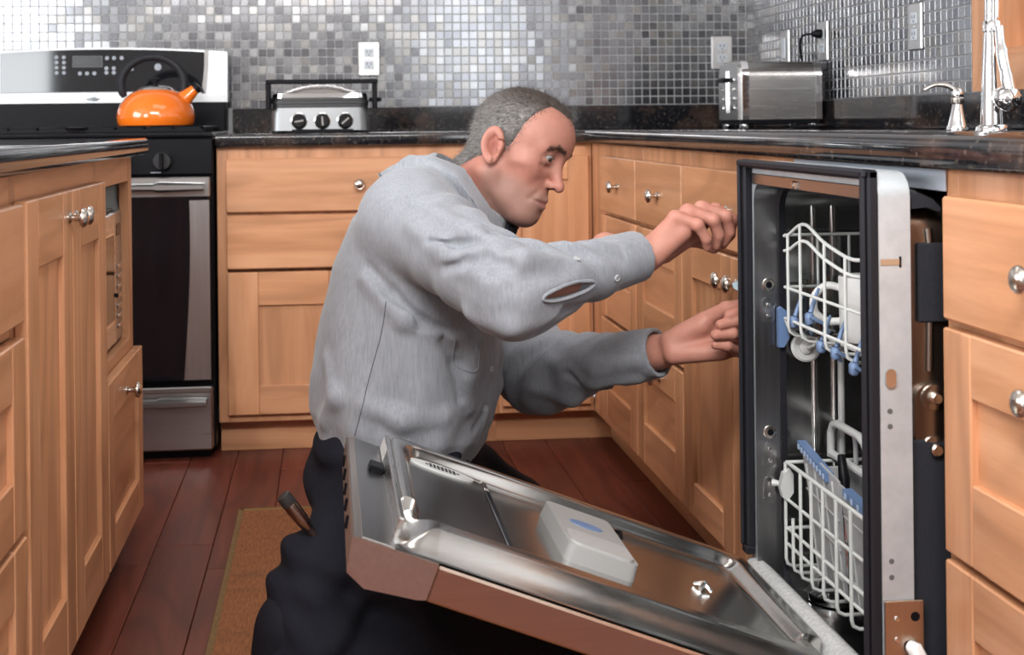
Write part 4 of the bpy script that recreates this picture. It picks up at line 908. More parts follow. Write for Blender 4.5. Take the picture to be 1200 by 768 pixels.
def rhand(p):
    h_ = RH; w_ = h_['w']; d = cone(p, WR_-V3(.05, -.02, -.012), w_, .0255, .0235)
    for n_, r_ in (('little', .0125), ('ring', .0138), ('middle', .0142), ('index', .0140)):
        d = smin(d, cone(p, w_+.25*(h_[n_][0]-w_), h_[n_][0]-V3(0, 0, .004), .0175, r_), .014)
    d = smin(d, cone(p, V3(-0.242, -1.660, 0.722), V3(-0.199, -1.668, 0.759), .0165, .0150), .014)
    d = smin(d, cone(p, V3(-0.221, -1.635, 0.724), V3(-0.167, -1.632, 0.756), .0165, .0150), .014)
    for n_, rs in (('little', (.0108, .0092, .0084, .0074)), ('ring', (.0120, .0102, .0092, .0082)), ('middle', (.0124, .0106, .0095, .0084)), ('index', (.0122, .0104, .0093, .0082))):
        d = smin(d, smin(chain(p, h_[n_], rs), ball(p, h_[n_][1], rs[1]*1.07), .004), .0055)
    return smin(d, chain(p, h_['thumb'], (.0160, .0130, .0112, .0095)), .008)
LH = dict(w=WL+V3(.010, -.004, .003),
  index=[V3(-0.089, -1.575, 0.603), V3(-0.058, -1.604, 0.618), V3(-0.087, -1.630, 0.625), V3(-0.114, -1.637, 0.619)],
  middle=[V3(-0.079, -1.572, 0.585), V3(-0.058, -1.606, 0.597), V3(-0.097, -1.636, 0.610), V3(-0.129, -1.639, 0.604)],
  ring=[V3(-0.082, -1.572, 0.566), V3(-0.067, -1.606, 0.574), V3(-0.107, -1.636, 0.589), V3(-0.137, -1.637, 0.587)],
  little=[V3(-0.097, -1.575, 0.550), V3(-0.083, -1.606, 0.553), V3(-0.115, -1.630, 0.568), V3(-0.135, -1.630, 0.570)],
  thumb=[V3(-0.167, -1.548, 0.575), V3(-0.133, -1.566, 0.601), V3(-0.103, -1.590, 0.623), V3(-0.080, -1.612, 0.632)])
def lhand(p):
    h_ = LH; w_ = h_['w']; d = cone(p, WL-V3(.05, -.05, .0), w_, .0265, .0240)
    for n_, r_ in (('little', .0130), ('ring', .0140), ('middle', .0145), ('index', .0140)):
        d = smin(d, cone(p, w_+.25*(h_[n_][0]-w_), h_[n_][0], .0185, r_), .014)
    d = smin(d, cone(p, V3(-0.184, -1.555, 0.543), V3(-0.113, -1.590, 0.551), .0185, .0150), .016)
    d = smin(d, cone(p, V3(-0.187, -1.545, 0.563), V3(-0.140, -1.568, 0.592), .0185, .0165), .014)
    for n_, rs in (('little', (.0112, .0096, .0088, .0078)), ('ring', (.0124, .0106, .0096, .0086)), ('middle', (.0128, .0110, .0098, .0088)), ('index', (.0124, .0106, .0096, .0085))):
        d = smin(d, smin(chain(p, h_[n_], rs), ball(p, h_[n_][1], rs[1]*1.06), .004), .0030)
    return smin(d, chain(p, h_['thumb'], (.0165, .0138, .0122, .0100)), .008)
def boxed(p, d, f, lo, hi, k):
    m_ = np.all((p > lo) & (p < hi), axis=1)
    if m_.any(): d[m_] = smin(d[m_], f(p[m_]), k)
    return d
CH0, CH1 = V3(-.615, -1.42, .50), V3(-.565, -1.415, .74)
def body_sdf(p):
    d = cone(p, V3(-.64, -1.42, .40), CH1, .085, .095)
    d = smin(d, cone(p, SR*.72+SL*.28, SL*.8+SR*.2, .045, .045), .04)
    for s_, e_, w_ in ((SR, ER, WR_), (SL, EL, WL)):
        d = smin(d, cone(p, s_+(e_-s_)*.15, e_, .042, .048), .03); d = smin(d, cone(p, e_, w_, .052, .029), .03)
    d = boxed(p, d, rhand, V3(-.42, -1.80, .60), V3(-.02, -1.52, .86), .012)
    d = boxed(p, d, lhand, V3(-.36, -1.72, .42), V3(.04, -1.38, .68), .012)
    return boxed(p, d, lambda q: head_sdf(to_head(q))*HS, HO-V3(.19, .19, .24), HO+V3(.19, .19, .20), .02)

person = thing('person', 'man in grey work shirt kneeling and reaching towards the open dishwasher', 'person', (-.62, -1.42, 0))
V, F = mesh_sdf(body_sdf, (-.80, -1.90, .28), (.04, -1.10, 1.05), .0021)
hd = to_head(V)
V = relax(V, F, 1, .5)
body_me = np_mesh('body', V, F)
# skin tones, with shade painted into the ear hollows
def gs(q, c, r): return np.exp(-(((q-np.asarray(c))/np.asarray(r))**2).sum(1))
mm = hd.copy(); mm[:, 1] = np.abs(mm[:, 1])
base = np.array([.365, .157, .113]); Cc = np.tile(base, (len(V), 1))
red = np.array([.40, .115, .085]); lip = np.array([.27, .080, .065]); stub = np.array([.215, .130, .104]); brow = np.array([.115, .075, .055])
onhead = ((np.abs(hd) < np.array([.16, .12, .22])).all(1) & (hd[:, 2] > -.2))
def mixc(C, c, w_): w_ = (np.clip(w_, 0, 1)*onhead)[:, None]; return C*(1-w_)+c*w_
Cc = mixc(Cc, red, .55*gs(mm, (-.010, .082, 0), (.02, .02, .032))); Cc = mixc(Cc, red, .35*gs(mm, (.11, 0, -.015), (.02, .02, .018))); Cc = mixc(Cc, red, .28*gs(mm, (.06, .045, -.012), (.03, .03, .025))); Cc = mixc(Cc, red, .45*gs(mm, (-.05, .05, -.085), (.04, .05, .05)))
Cc = mixc(Cc, np.array([.24, .075, .055]), .7*gs(mm, (.000, .081, -.002), (.0085, .009, .012)))  # darker red painted into the ear hollow as shade, for depth
sb_ = sstep(-mm[:, 2], .022, .05)*sstep(mm[:, 0], -.02, .01)*(1-sstep(-mm[:, 2], .105, .13)); sb_ *= 1-.6*gs(mm, (.075, .035, -.03), (.02, .02, .02)); Cc = mixc(Cc, stub, .72*sb_)
lw = gs(mm, (.098, 0, -.0570), (.02, .024, .0092)); Cc = mixc(Cc, lip, .8*sstep(lw, .35, .8)); Cc = mixc(Cc, np.array([.12, .05, .045]), gs(mm, (.1, 0, -.0566), (.03, .022, .0017)))
bz = .0405+.20*(mm[:, 1]-.014)*(mm[:, 1] < .038)-.35*np.clip(mm[:, 1]-.038, 0, 1); Cc = mixc(Cc, brow, .92*np.exp(-((mm[:, 2]-bz)/.0048)**2)*sstep(mm[:, 1], .009, .016)*(1-sstep(mm[:, 1], .048, .056))*(mm[:, 0] > .05))
Cc = mixc(Cc, np.array([.33, .17, .13]), .5*np.exp(-((np.linalg.norm(mm-EYE, axis=1)-.0155)/.003)**2)*(mm[:, 0] > .07))
Cc = mixc(Cc, np.array([.05, .03, .025]), .75*np.exp(-((mm[:, 2]-EYE[2]-.0056+14*(mm[:, 1]-EYE[1])**2)/.0012)**2)*(np.abs(mm[:, 1]-EYE[1]) < .0145)*(mm[:, 0] > EYE[0]+.004))
# hands a little redder at the knuckles and fingertips
for hnd in (RH, LH):
    for n_ in ('little', 'ring', 'middle', 'index', 'thumb'):
        for j in ((0, .016), (1, .012), (3, .012)):
            w_ = .22*np.exp(-((V-hnd[n_][j[0]])**2).sum(1)/j[1]**2)[:, None]; Cc = Cc*(1-w_)+np.array([.40, .13, .095])*w_
ishand = 1+.22*((V[:, 0] > -.34) & (V[:, 2] < .86)); Cc = Cc*ishand[:, None]  # hands lightened in colour to make up for weaker light on them
paint(body_me, 'skin', Cc)
def skin_mat():
    t = NT('skin'); a = t.n('ShaderNodeAttribute'); a.attribute_name = 'skin'; v = t.coords((1, 1, 1), 0); f = t.noise(v, 260, 3, .6); f2 = t.noise(v, 55, 3, .6)
    c = t.mix(.16, a.outputs['Color'], t.ramp(f2, [(.3, (.26, .10, .068)), (.7, (.46, .235, .18))]))
    t.set(color=c, rough=.58, sss=.12); t.b.inputs['Subsurface Radius'].default_value = (.9, .32, .18); t.b.inputs['Subsurface Scale'].default_value = .007; t.bump(f, .12, .0006); return t.m
bodyo = link('body', body_me, skin_mat(), person)
def blades(seed_v, nrm, dirs, L0, L1, wd, lift=.3):
    SV_, SF_ = [], []
    for p_, n_, t_ in zip(seed_v, nrm, dirs):
        t_ = t_-n_*(t_ @ n_); t_ /= np.linalg.norm(t_)+1e-9; s_ = np.cross(n_, t_); L_ = rng.uniform(L0, L1); b0 = p_-n_*.0004; tip = b0+t_*L_+n_*L_*lift; k = len(SV_)
        SV_ += [b0-s_*wd, b0+s_*wd, tip+s_*wd*.3, tip-s_*wd*.3]; SF_.append((k, k+1, k+2, k+3))
    return np.array(SV_), np.array(SF_)
vn = np.zeros(len(V)*3, dtype=np.float32); body_me.vertices.foreach_get('normal', vn); vn = vn.reshape(-1, 3)
BRM = flat('eyebrow_hair', (.050, .034, .026), .6)
for s_ in (-1, 1):
    yy_ = hd[:, 1]*s_; sel = np.where((np.abs(mm[:, 2]-bz) < .0046) & (yy_ > .011) & (yy_ < .052) & (hd[:, 0] > .05) & onhead)[0]; sel = rng.choice(sel, 260)
    dv = np.array([HB[1]*s_*1.0+HB[2]*rng.uniform(-.1, .45)-HB[0]*.2 for _ in sel]); bv, bf = blades(V[sel]+rng.normal(0, .0007, (len(sel), 3)), vn[sel], dv, .004, .008, .00034); link('eyebrow', np_mesh('eyebrow', bv, bf), BRM, person)

# ---- hair: close cropped shell that grows out of the scalp
hz_t = ([-.10, -.05, -.028, -.012, .0, .02, .035, .06, .085, .105, .12, .14], [-.075, -.052, -.030, -.002, .020, .030, .034, .038, .046, .056, .060, .060])
def hair_dist(m):
    e_ = np.interp(m[:, 2], *hz_t)-m[:, 0]
    e_ = np.maximum(e_, np.minimum(.088-m[:, 0]-6*np.clip(m[:, 1]-.010, 0, 1)**1.5, m[:, 2]-.085))
    return np.minimum(e_, (m[:, 2]+.072+.25*(-m[:, 0]-.09))*1.0)
def hair_sdf(p):
    q = to_head(p); m = q.copy(); m[:, 1] = np.abs(m[:, 1]); d = head_sdf(q, False)
    nz = np.sin(q[:, 0]*900+np.sin(q[:, 2]*300)*2)*np.sin(q[:, 1]*800+q[:, 2]*500)*np.sin(q[:, 2]*700)
    th = -.004+.0085*sstep(hair_dist(m), -.004, .020)+.0007*nz
    th -= .0035*np.exp(-(((m-V3(-.008, .082, .0))/V3(.020, .03, .034))**2).sum(1))
    return (d-th)*HS
Vh, Fh = mesh_sdf(hair_sdf, HO-.17, HO+.17, .0021); qh = to_head(Vh); keep = hair_dist(np.column_stack([qh[:, 0], np.abs(qh[:, 1]), qh[:, 2]])) > -.006
kf = keep[Fh].all(1); Fh = Fh[kf]; used = np.unique(Fh); rm = -np.ones(len(Vh), int); rm[used] = np.arange(len(used)); Vh = Vh[used]; Fh = rm[Fh]; qh = qh[used]
# short strands lying back over the shell
st_v = []; st_f = []; pick = rng.choice(len(Vh), 11000); cent = from_head((-.01, 0, .04))
hm_ = np_mesh('hair', Vh, Fh); nr = np.zeros(len(Vh)*3, dtype=np.float32); hm_.vertices.foreach_get('normal', nr); nr = nr.reshape(-1, 3)
flow = HB[0]*-.55+HB[2]*-.5
ii = len(Vh); SV = []; SF = []
for k in pick:
    n_ = nr[k]; t_ = flow-n_*(flow @ n_)+rng.normal(0, .25, 3); t_ /= np.linalg.norm(t_)+1e-9; s_ = np.cross(n_, t_); b0 = Vh[k]-n_*.0006; L_ = rng.uniform(.006, .013)
    tip = b0+t_*L_*.86+n_*L_*.34; SV += [b0-s_*.00042, b0+s_*.00042, tip+s_*.0001, tip-s_*.0001]; SF.append((ii, ii+1, ii+2, ii+3)); ii += 4
qs = to_head(np.array(SV)); Vall = np.vstack([Vh, np.array(SV)]); hm_ = np_mesh('hair', Vall, np.vstack([Fh, np.array(SF)]))
qa = to_head(Vall); top = sstep(qa[:, 2], .07, .115)*sstep(qa[:, 0], -.085, -.02); grey = np.array([.125, .115, .108]); dark = np.array([.050, .036, .029])
HC = grey*(1-top[:, None])+dark*top[:, None]; jit = np.repeat(rng.normal(0, 1, len(Vall)//4+1), 4)[:len(Vall)]; jit[:len(Vh)] = rng.normal(0, .4, len(Vh)); HC = np.clip(HC*(1+.75*jit[:, None]*(1-.6*top[:, None])), .012, .55)
paint(hm_, 'hair', HC)
t_ = NT('hair'); a_ = t_.n('ShaderNodeAttribute'); a_.attribute_name = 'hair'; link('hair', hm_, t_.set(color=a_.outputs['Color'], rough=.55), person)
# eyes
for s_ in (-1, 1):
    gaze = V3(.93, -.30, -.24); gaze /= np.linalg.norm(gaze); c0_ = V3(EYE[0], s_*EYE[1], EYE[2]); gz = gaze @ HB
    ey_ = obj('eye', MB().lathe([(.0122*math.sin(q)+1e-5, -.0122*math.cos(q)) for q in np.linspace(0, PI, 14)], from_head(c0_), tuple(gz), 24), flat('eye_white', (.25, .23, .215), .2), person, 60)
    obj('iris', MB().lathe([(.0062, .0103), (.0050, .0113), (.0036, .0119), (.0020, .0124)], Vector(from_head(c0_)), tuple(gz), 18), flat('iris_brown', (.055, .045, .035), .1), ey_); obj('pupil', MB().lathe([(.0028, .0121), (.0018, .0127), (.0004, .0129)], Vector(from_head(c0_)), tuple(gz), 14), BLKG, ey_)
# ------------------------------------------------------------------ clothes
T0, T1 = V3(-.648, -1.425, .375), V3(-.548, -1.415, .845); TL = np.linalg.norm(T1-T0); TA = (T1-T0)/TL
tt = [0, .08, .2, .4, .6, .78, .9, 1.0]; ta = [.132, .150, .158, .160, .152, .132, .102, .060]; tb = [.176, .188, .194, .197, .200, .196, .165, .10]; tc = [-.004, -.006, -.010, -.014, -.018, -.018, -.008, 0]
def torso(p):
    q = p-T0; t = q @ TA/TL; tcl = np.clip(t, 0, 1); r = q-TA*(tcl*TL)[:, None]
    a, b, c = np.interp(tcl, tt, ta), np.interp(tcl, tt, tb), np.interp(tcl, tt, tc)
    f_ = FD-TA*(FD @ TA); f_ = f_/np.linalg.norm(f_); u = r @ f_-c; v = r @ LD
    k = np.sqrt((u/a)**2+(v/b)**2); d = (k-1)*np.minimum(a, b)*.95
    # soft vertical drape towards the hem
    an = np.arctan2(v/b, u/a); d = d-.0035*np.sin(an*7+t*9)*(1-sstep(t, .15, .75))-.0025*np.sin(an*13-t*14)*(1-sstep(t, .1, .4))
    return np.maximum(d, np.maximum(-t, t-1)*TL)
def sleeve(p, s_, e_, w_, rs, seed):
    ue, uw = e_-s_, w_-e_; Lw = np.linalg.norm(uw); we = e_+uw*((Lw-.005)/Lw)
    d = cone(p, s_, e_, rs[0], rs[1]); d2 = cone(p, e_, we, rs[2], rs[3]); d = smin(d, d2, .045)
    cut = (p-we) @ (uw/Lw); d = np.maximum(d, cut)
    # creases gathered at the elbow and running round the forearm
    tf = np.clip((p-e_) @ (uw/Lw), -.2, .4); ring_ = np.sin(tf*78+seed+6*np.sin(p[:, 1]*22+p[:, 2]*17))*np.exp(-((tf-.08)/.10)**2)
    tu = np.clip((p-s_) @ (ue/np.linalg.norm(ue)), -.1, .4); ring2 = np.sin(tu*52+seed*2+5*np.sin(p[:, 2]*15+p[:, 1]*12))*np.exp(-((tu-.24)/.10)**2)
    return d-.0046*ring_-.0038*ring2
SRs, SLs = SR+V3(.022, .030, -.004), SL
RS, LS = (.082, .064, .062, .0385), (.075, .068, .064, .041)
def shirt_base(p):
    d = torso(p)
    d = smin(d, cone(p, SR+V3(.03, .05, .005), SL+V3(-.01, -.03, .01), .062, .058), .07)
    d = smin(d, cone(p, NECKB+V3(-.02, .0, -.02), NECKB+V3(-.014, 0, .01), .078, .064), .05)
    d = smin(d, sleeve(p, SL, EL, WL, LS, 1.0), .03)
    return smin(d, sleeve(p, SRs, ER, WR_, RS, 0.0), .022)
def front_hits(xz, f=None, y0=-2.02):
    """first shirt surface met going away from the viewer's side, for each x and height"""
    P = np.array([[x, y0, z] for x, z in xz]); live = np.ones(len(P), bool)
    for _ in range(60):
        i = np.where(live)[0]
        if not len(i): break
        d = (f or shirt_base)(P[i]); P[i, 1] += np.where(d < 4e-4, 0, np.maximum(d*.72, 3e-4)); live[i] = (d >= 4e-4) & (P[i, 1] < -1.0)
    return P
def front_hit(x, z, f=None): return front_hits([(x, z)], f)[0]
def onshirt(pts): return [(a, c) for a, b, c in pts]
fold_ridge = [(onshirt([(-0.636, -1.620, 0.778), (-0.585, -1.660, 0.740), (-0.535, -1.700, 0.708)]), .010), (onshirt([(-0.600, -1.600, 0.800), (-0.550, -1.660, 0.772), (-0.511, -1.700, 0.751)]), .009), (onshirt([(-0.535, -1.700, 0.732), (-0.484, -1.720, 0.738), (-0.427, -1.700, 0.730)]), .008), (onshirt([(-0.558, -1.720, 0.655), (-0.501, -1.740, 0.641), (-0.431, -1.720, 0.650)]), .009),
    (onshirt([(-0.705, -1.600, 0.684), (-0.643, -1.600, 0.624), (-0.567, -1.600, 0.586)]), .009), (onshirt([(-0.519, -1.550, 0.573), (-0.541, -1.550, 0.516), (-0.535, -1.550, 0.459)]), .010), (onshirt([(-0.769, -1.600, 0.547), (-0.756, -1.600, 0.491), (-0.777, -1.600, 0.443)]), .008), (onshirt([(-0.708, -1.620, 0.480), (-0.653, -1.620, 0.458), (-0.582, -1.600, 0.455)]), .008),
    (onshirt([(-0.378, -1.400, 0.513), (-0.304, -1.420, 0.484), (-0.236, -1.460, 0.493)]), .008), (onshirt([(-0.402, -1.400, 0.460), (-0.336, -1.420, 0.442), (-0.267, -1.460, 0.451)]), .008), (onshirt([(-0.354, -1.400, 0.543), (-0.304, -1.420, 0.507), (-0.243, -1.460, 0.528)]), .006), (onshirt([(-0.469, -1.500, 0.534), (-0.477, -1.500, 0.475), (-0.493, -1.500, 0.417)]), .008)]
fold_groove = [(onshirt([(-0.591, -1.680, 0.719), (-0.561, -1.690, 0.730), (-0.535, -1.700, 0.736), (-0.505, -1.720, 0.732)]), .006), (onshirt([(-0.528, -1.710, 0.717), (-0.509, -1.710, 0.725)]), .005), (onshirt([(-0.610, -1.640, 0.757), (-0.573, -1.680, 0.752), (-0.540, -1.700, 0.759)]), .004), (onshirt([(-0.702, -1.600, 0.704), (-0.668, -1.600, 0.666), (-0.616, -1.600, 0.616), (-0.553, -1.600, 0.592)]), .005),
    (onshirt([(-0.552, -1.660, 0.613), (-0.525, -1.600, 0.561)]), .005), (onshirt([(-0.581, -1.600, 0.583), (-0.561, -1.600, 0.541), (-0.552, -1.580, 0.480)]), .005), (onshirt([(-0.455, -1.700, 0.630), (-0.414, -1.700, 0.654), (-0.356, -1.680, 0.658)]), .004), (onshirt([(-0.305, -1.420, 0.465), (-0.262, -1.440, 0.474), (-0.218, -1.460, 0.471)]), .005), (onshirt([(-0.347, -1.400, 0.494), (-0.289, -1.420, 0.465)]), .004), (onshirt([(-0.521, -1.550, 0.418), (-0.499, -1.520, 0.451)]), .005)]
_all = fold_ridge+fold_groove+[([(q[0], q[2]) for q in ((-0.452, -1.700, 0.681), (-0.364, -1.680, 0.691))], 0)]
_h = front_hits([c for pts, r in _all for c in pts]); _k = 0; _o = []
for pts, r in _all: _o.append(([_h[_k+i] for i in range(len(pts))], r)); _k += len(pts)
fold_ridge, fold_groove, (_sa, _sb) = _o[:len(fold_ridge)], _o[len(fold_ridge):-1], _o[-1][0]
def shirt_sdf(p):
    d = shirt_base(p)
    near = np.abs(d) < .05
    if near.any():
        q = p[near]; e_ = d[near]
        for pts, r_ in fold_ridge:
            for i in range(len(pts)-1): e_ = smin(e_, cone(q, pts[i]+V3(0, r_*.55, 0), pts[i+1]+V3(0, r_*.55, 0), r_*(.35 if i == 0 else 1), r_*(1 if i < len(pts)-2 else .35)), .026)
        for pts, r_ in fold_groove:
            for i in range(len(pts)-1): e_ = smax(e_, -cone(q, pts[i], pts[i+1], r_*(.4 if i == 0 else 1), r_*(1 if i < len(pts)-2 else .4)), .016)
        # open sleeve slit: bare forearm shows through
        ax = (_sb-_sa)*V3(1, 0, 1); L_ = np.linalg.norm(ax); w_ = (q-(_sa+_sb)/2)*V3(1, 0, 1); al = w_ @ (ax/L_); pr = np.linalg.norm(w_-al[:, None]*(ax/L_), axis=1)
        op = np.maximum((np.sqrt((al/(L_/2))**2+(pr/.0088)**2)-1)*.0088, q[:, 1]-(_sa[1]+.075)); e_ = np.maximum(e_, -op)
        # cuff stitching steps
        for w2, e2, rc in ((WR_, ER, .0405), (WL, EL, .042)):
            ux = (w2-e2)/np.linalg.norm(w2-e2); tq = (q-w2) @ ux; e_ = np.where((tq > -.062) & (tq < 0), np.minimum(e_, np.maximum(cone(q, w2-ux*.062, w2, rc+.0045, rc+.001), np.maximum(tq, -.06-tq))), e_)
        # button placket
        d_ = q-T0; t = d_ @ TA/TL; v = d_ @ LD; e_ = np.where((np.abs(v+.005) < .017) & (t < .93) & ((d_-TA*(t*TL)[:, None]) @ FD > .05), e_-.0022, e_)
        d[near] = e_
    # hollow the cuffs so the wrists sit inside
    for w2, e2, r_ in ((WR_, ER, .0335), (WL, EL, .0350)):
        ux = (w2-e2)/np.linalg.norm(w2-e2); d = smax(d, -cone(p, w2-ux*.03, w2+ux*.03, r_, r_), .002)
    # neck hole
    return smax(d, -cone(p, NECKB+V3(.012, 0, .045), NECKB+V3(.11, -.03, .05), .058, .055), .006)
Vs, Fs = mesh_sdf(shirt_sdf, (-.86, -1.92, .30), (-.12, -1.08, .93), .0034)
Vs = relax(Vs, Fs, 1, .5)
def shirt_mat():
    t = NT('grey_chambray'); v = t.coords((1, 1, 1), 0); w1 = t.n('ShaderNodeTexWave'); w1.bands_direction = 'DIAGONAL'; w1.inputs['Scale'].default_value = 170; w1.inputs['Distortion'].default_value = 1.5; t.l(v, w1.inputs['Vector'])
    f = t.noise(v, 420, 2, .5); f3 = t.noise(v, 34, 4, .65)
    vz = t.coords((1, 1, .08), 0); st = t.noise(vz, 330, 2, .6)
    c = t.ramp(st, [(.3, (.195, .205, .228)), (.7, (.28, .29, .318))]); c = t.mix(.25, c, t.ramp(f3, [(.3, (.17, .18, .195)), (.7, (.28, .29, .315))]))
    t.set(color=c, rough=.86, sheen=.2); t.bump(f, .25, .0008); return t.m
SHM = shirt_mat(); shirt = link('shirt', np_mesh('shirt', Vs, Fs), SHM, person); shirt['label'] = 'grey chambray work shirt'
# collar
RC = V3(-.532, -1.418, .798); rg = FD*.76+V3(0, 0, -.65); rg /= np.linalg.norm(rg); rn = np.cross(rg, LD); rn = rn if rn[2] > 0 else -rn
def collar_pt(u_, v_):
    th = math.radians(-158+316*u_); fr = abs(u_-.5)*2; o_ = -rg*math.cos(th)-LD*math.sin(th)*-1
    o_ = -rg*math.cos(th)+LD*math.sin(th); P_ = RC-rg*.078*math.cos(th)+LD*.0695*math.sin(th)
    ll = .060+.022*fr**3
    prof = [(.0, -.012), (.002, .014), (.005, .034), (.010, .040), (.017, .036), (.025, .022), (.025+ll*.4, -.008-ll*.15), (.022+ll*.64, -.012-ll*.45)]
    x = v_*(len(prof)-1); i = min(int(x), len(prof)-2); f_ = x-i; a_ = prof[i][0]*(1-f_)+prof[i+1][0]*f_; b_ = prof[i][1]*(1-f_)+prof[i+1][1]*f_
    return tuple(P_+o_*a_+rn*b_)
cm = MB().grid(collar_pt, 49, 22); CV = np.array(cm.v); leafm = np.tile(np.arange(22) >= 11, 49)
for _ in range(4):
    dd_ = shirt_sdf(CV); nn_ = np.stack([shirt_sdf(CV+np.eye(3)[k]*.004)-shirt_sdf(CV-np.eye(3)[k]*.004) for k in range(3)], 1); nn_ /= np.linalg.norm(nn_, axis=1)[:, None]+1e-9
    CV = CV+nn_*(np.clip(.0115-dd_, 0, .03)*leafm)[:, None]
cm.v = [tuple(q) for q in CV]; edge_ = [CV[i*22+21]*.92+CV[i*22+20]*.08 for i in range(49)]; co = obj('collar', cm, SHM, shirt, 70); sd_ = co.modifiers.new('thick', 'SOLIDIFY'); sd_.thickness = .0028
obj('collar_shade_line', MB().tube([tuple(q) for q in edge_], .0017, 6), flat('collar_shade', (.105, .11, .122), .9), co, 60)  # dark line added in place of the shadow under the collar leaf
# undershirt
Vu, Fu = mesh_sdf(lambda p: np.maximum(cone(p, NECKB+V3(.005, -.004, -.03), NECKB+V3(.055, -.012, -.002), .074, .060), -cone(p, NECKB+V3(.06, -.01, .01), NECKB+V3(.1, -.02, .08), .058, .058)), NECKB-.16, NECKB+.18, .005)
link('undershirt', np_mesh('undershirt', relax(Vu, Fu, 2), Fu), speck('navy_jersey', (.010, .013, .022), (.016, .02, .032), 200, .9), person)
# seams, buttons, pocket
STIT = flat('seam_thread', (.085, .09, .10), .9)
def on2(pts, off=.0003):
    return list(front_hits([(a, c) for a, b, c in pts], shirt_sdf)-V3(0, off, 0))
def dense(pts, n=10): return [tuple(p) for p in spline([Vector(p) for p in pts], n)]
obj('side_seam', MB().tube(on2(dense([(-0.675, -1.600, 0.652), (-0.683, -1.600, 0.599), (-0.704, -1.600, 0.524), (-0.728, -1.580, 0.433)])), .0007, 6), STIT, shirt)
BTN = flat('grey_button', (.42, .43, .44), .3)
def button(x, z):
    h_ = front_hit(x, z, shirt_sdf); e = .004; n_ = V3(*[float(shirt_sdf((h_+np.eye(3)[k]*e)[None])[0]-shirt_sdf((h_-np.eye(3)[k]*e)[None])[0]) for k in range(3)]); n_ /= np.linalg.norm(n_)
    b_ = obj('button', MB().lathe([(.0052, -.001), (.0055, .0018), (.0042, .0024), (.0036, .0016), (.0005, .0016)], tuple(h_), tuple(n_), 16), BTN, shirt)
    for q in (-.0013, .0013): obj('button_hole', MB().lathe([(.0007, .0016), (.0006, .0021)], tuple(h_+V3(q, 0, q)), tuple(n_), 8), BLK, b_)
for q in ((-0.492, -1.550, 0.518), (-0.482, -1.550, 0.583), (-0.503, -1.550, 0.449), (-0.321, -1.660, 0.696), (-0.391, -1.680, 0.731)): button(q[0], q[2])
pk = on2(dense([(-0.561, -1.580, 0.582), (-0.563, -1.580, 0.544), (-0.543, -1.570, 0.529), (-0.521, -1.560, 0.529), (-0.520, -1.560, 0.572)], 6)); obj('pocket_edge', MB().tube(pk, .0013, 6), SHM, shirt)
# frayed hem round the slit
sl_ = [(_sa+_sb)/2+(_sb-_sa)*.53*math.cos(a)+V3(0, 0, .0105*math.sin(a)) for a in np.linspace(0, 2*PI, 29)[:-1]]
sl_ = list(front_hits([(p[0], p[2]) for p in sl_])+V3(0, -.0005, 0)); obj('slit_hem', MB().tube(sl_, .0030, 6, closed=True), SHM, shirt, 60)

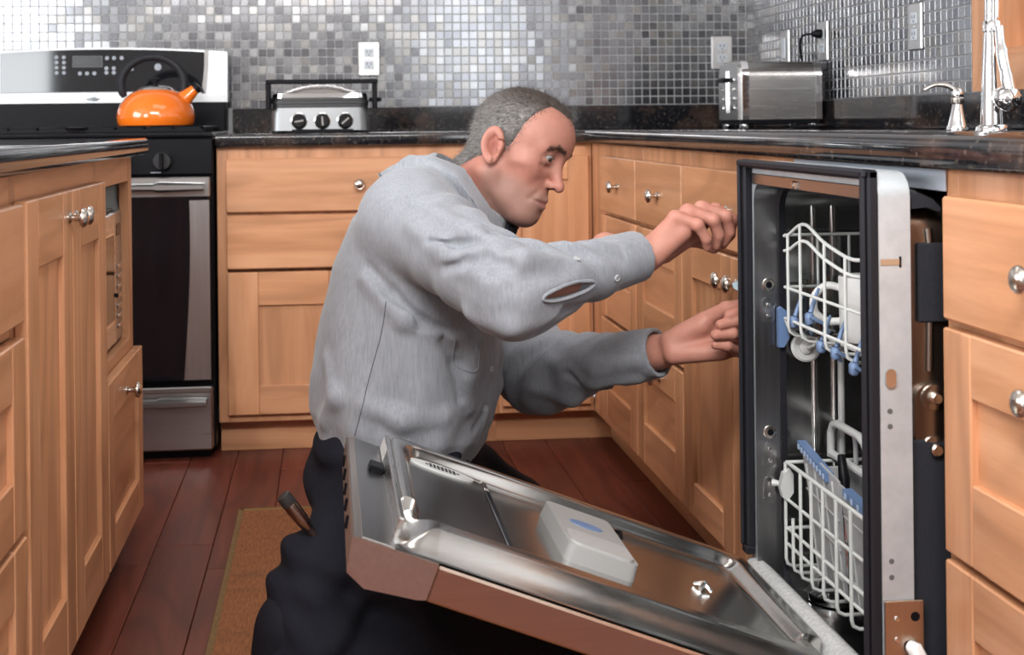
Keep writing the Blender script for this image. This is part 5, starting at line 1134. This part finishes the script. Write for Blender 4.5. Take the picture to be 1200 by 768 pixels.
# trousers and boots
HIPR, HIPL = V3(-.690, -1.50, .335), V3(-.635, -1.335, .335); KR, KL = V3(-.345, -1.735, .105), V3(-.395, -1.13, .140); AR, AL = V3(-.775, -1.700, .105), V3(-.70, -1.20, .09)
def trousers_sdf(p):
    d = elli(p, V3(-.655, -1.425, .375), (.128, .165, .115)); d = smin(d, elli(p, V3(-.692, -1.425, .32), (.115, .172, .115)), .04)
    for h_, k_, a_, s_ in ((HIPR, KR, AR, 0), (HIPL, KL, AL, 2)):
        d = smin(d, cone(p, h_, k_, .098, .074), .05); d = smin(d, cone(p, k_, a_, .072, .062), .035)
    d = smin(d, cone(p, V3(-.72, -1.60, .245), V3(-.42, -1.72, .15), .092, .080), .04)
    d = smin(d, ball(p, V3(-.785, -1.63, .225), .072), .05); d = smin(d, ball(p, V3(-.800, -1.66, .150), .085), .04)
    w_ = .0045*np.sin(p[:, 0]*48+4*np.sin(p[:, 2]*26)+p[:, 1]*30)+.003*np.sin(p[:, 2]*75+3*np.sin(p[:, 0]*30))
    d = d-w_; return np.maximum(np.maximum(d, .012-p[:, 2]), p[:, 2]-.437)
Vt, Ft = mesh_sdf(trousers_sdf, (-.98, -1.86, .0), (-.2, -.98, .48), .0055)
tr = link('trousers', np_mesh('trousers', relax(Vt, Ft, 2), Ft), speck('dark_navy_twill', (.0065, .0072, .0120), (.0095, .0102, .0160), 260, .85, 0, .15, spec=.2), person)
def boot(a_, toe, sole_dir):
    a_, toe = np.asarray(a_), np.asarray(toe)
    f_ = lambda p: np.maximum(smin(smin(cone(p, a_, a_+(toe-a_)*.45, .048, .046), cone(p, a_+(toe-a_)*.3, toe, .047, .036), .03), ball(p, a_-V3(0, 0, .0)-(toe-a_)*.18, .044), .03), .011-p[:, 2])
    lo = np.minimum(a_, toe)-.1; hi = np.maximum(a_, toe)+.1; V_, F_ = mesh_sdf(f_, lo, hi, .005); return link('boot', np_mesh('boot', relax(V_, F_, 2), F_), speck('black_boot_leather', (.0065, .007, .011), (.009, .0095, .014), 120, .8, spec=.2), person)
boot((-.835, -1.675, .150), (-.850, -1.665, .040), None); boot((-.76, -1.20, .12), (-.79, -1.19, .04), None)
# tool in the back pocket
sd = thing('screwdriver', 'dark handled driver with brushed metal collar sticking out of his back pocket', 'tool', (-0.781, -1.655, 0.275))
p0, p1 = Vector((-0.843, -1.655, 0.358)), Vector((-0.781, -1.655, 0.275)); ax = (p1-p0).normalized()
obj('handle', MB().lathe([(.0085, 0), (.0115, .002), (.0120, .018), (.0112, .020)], p0, ax, 20), flat('tool_black', (.03, .028, .027), .35), sd); obj('collar', MB().lathe([(.0112, .019), (.0118, .026), (.0108, .050), (.0082, .068), (.0070, .070)], p0, ax, 20), flat('tool_metal', (.36, .31, .28), .25, 1), sd); obj('shaft', MB().lathe([(.0068, .069), (.0062, .098), (.0035, .10)], p0, ax, 14), flat('tool_shaft', (.05, .035, .03), .4, .6), sd)
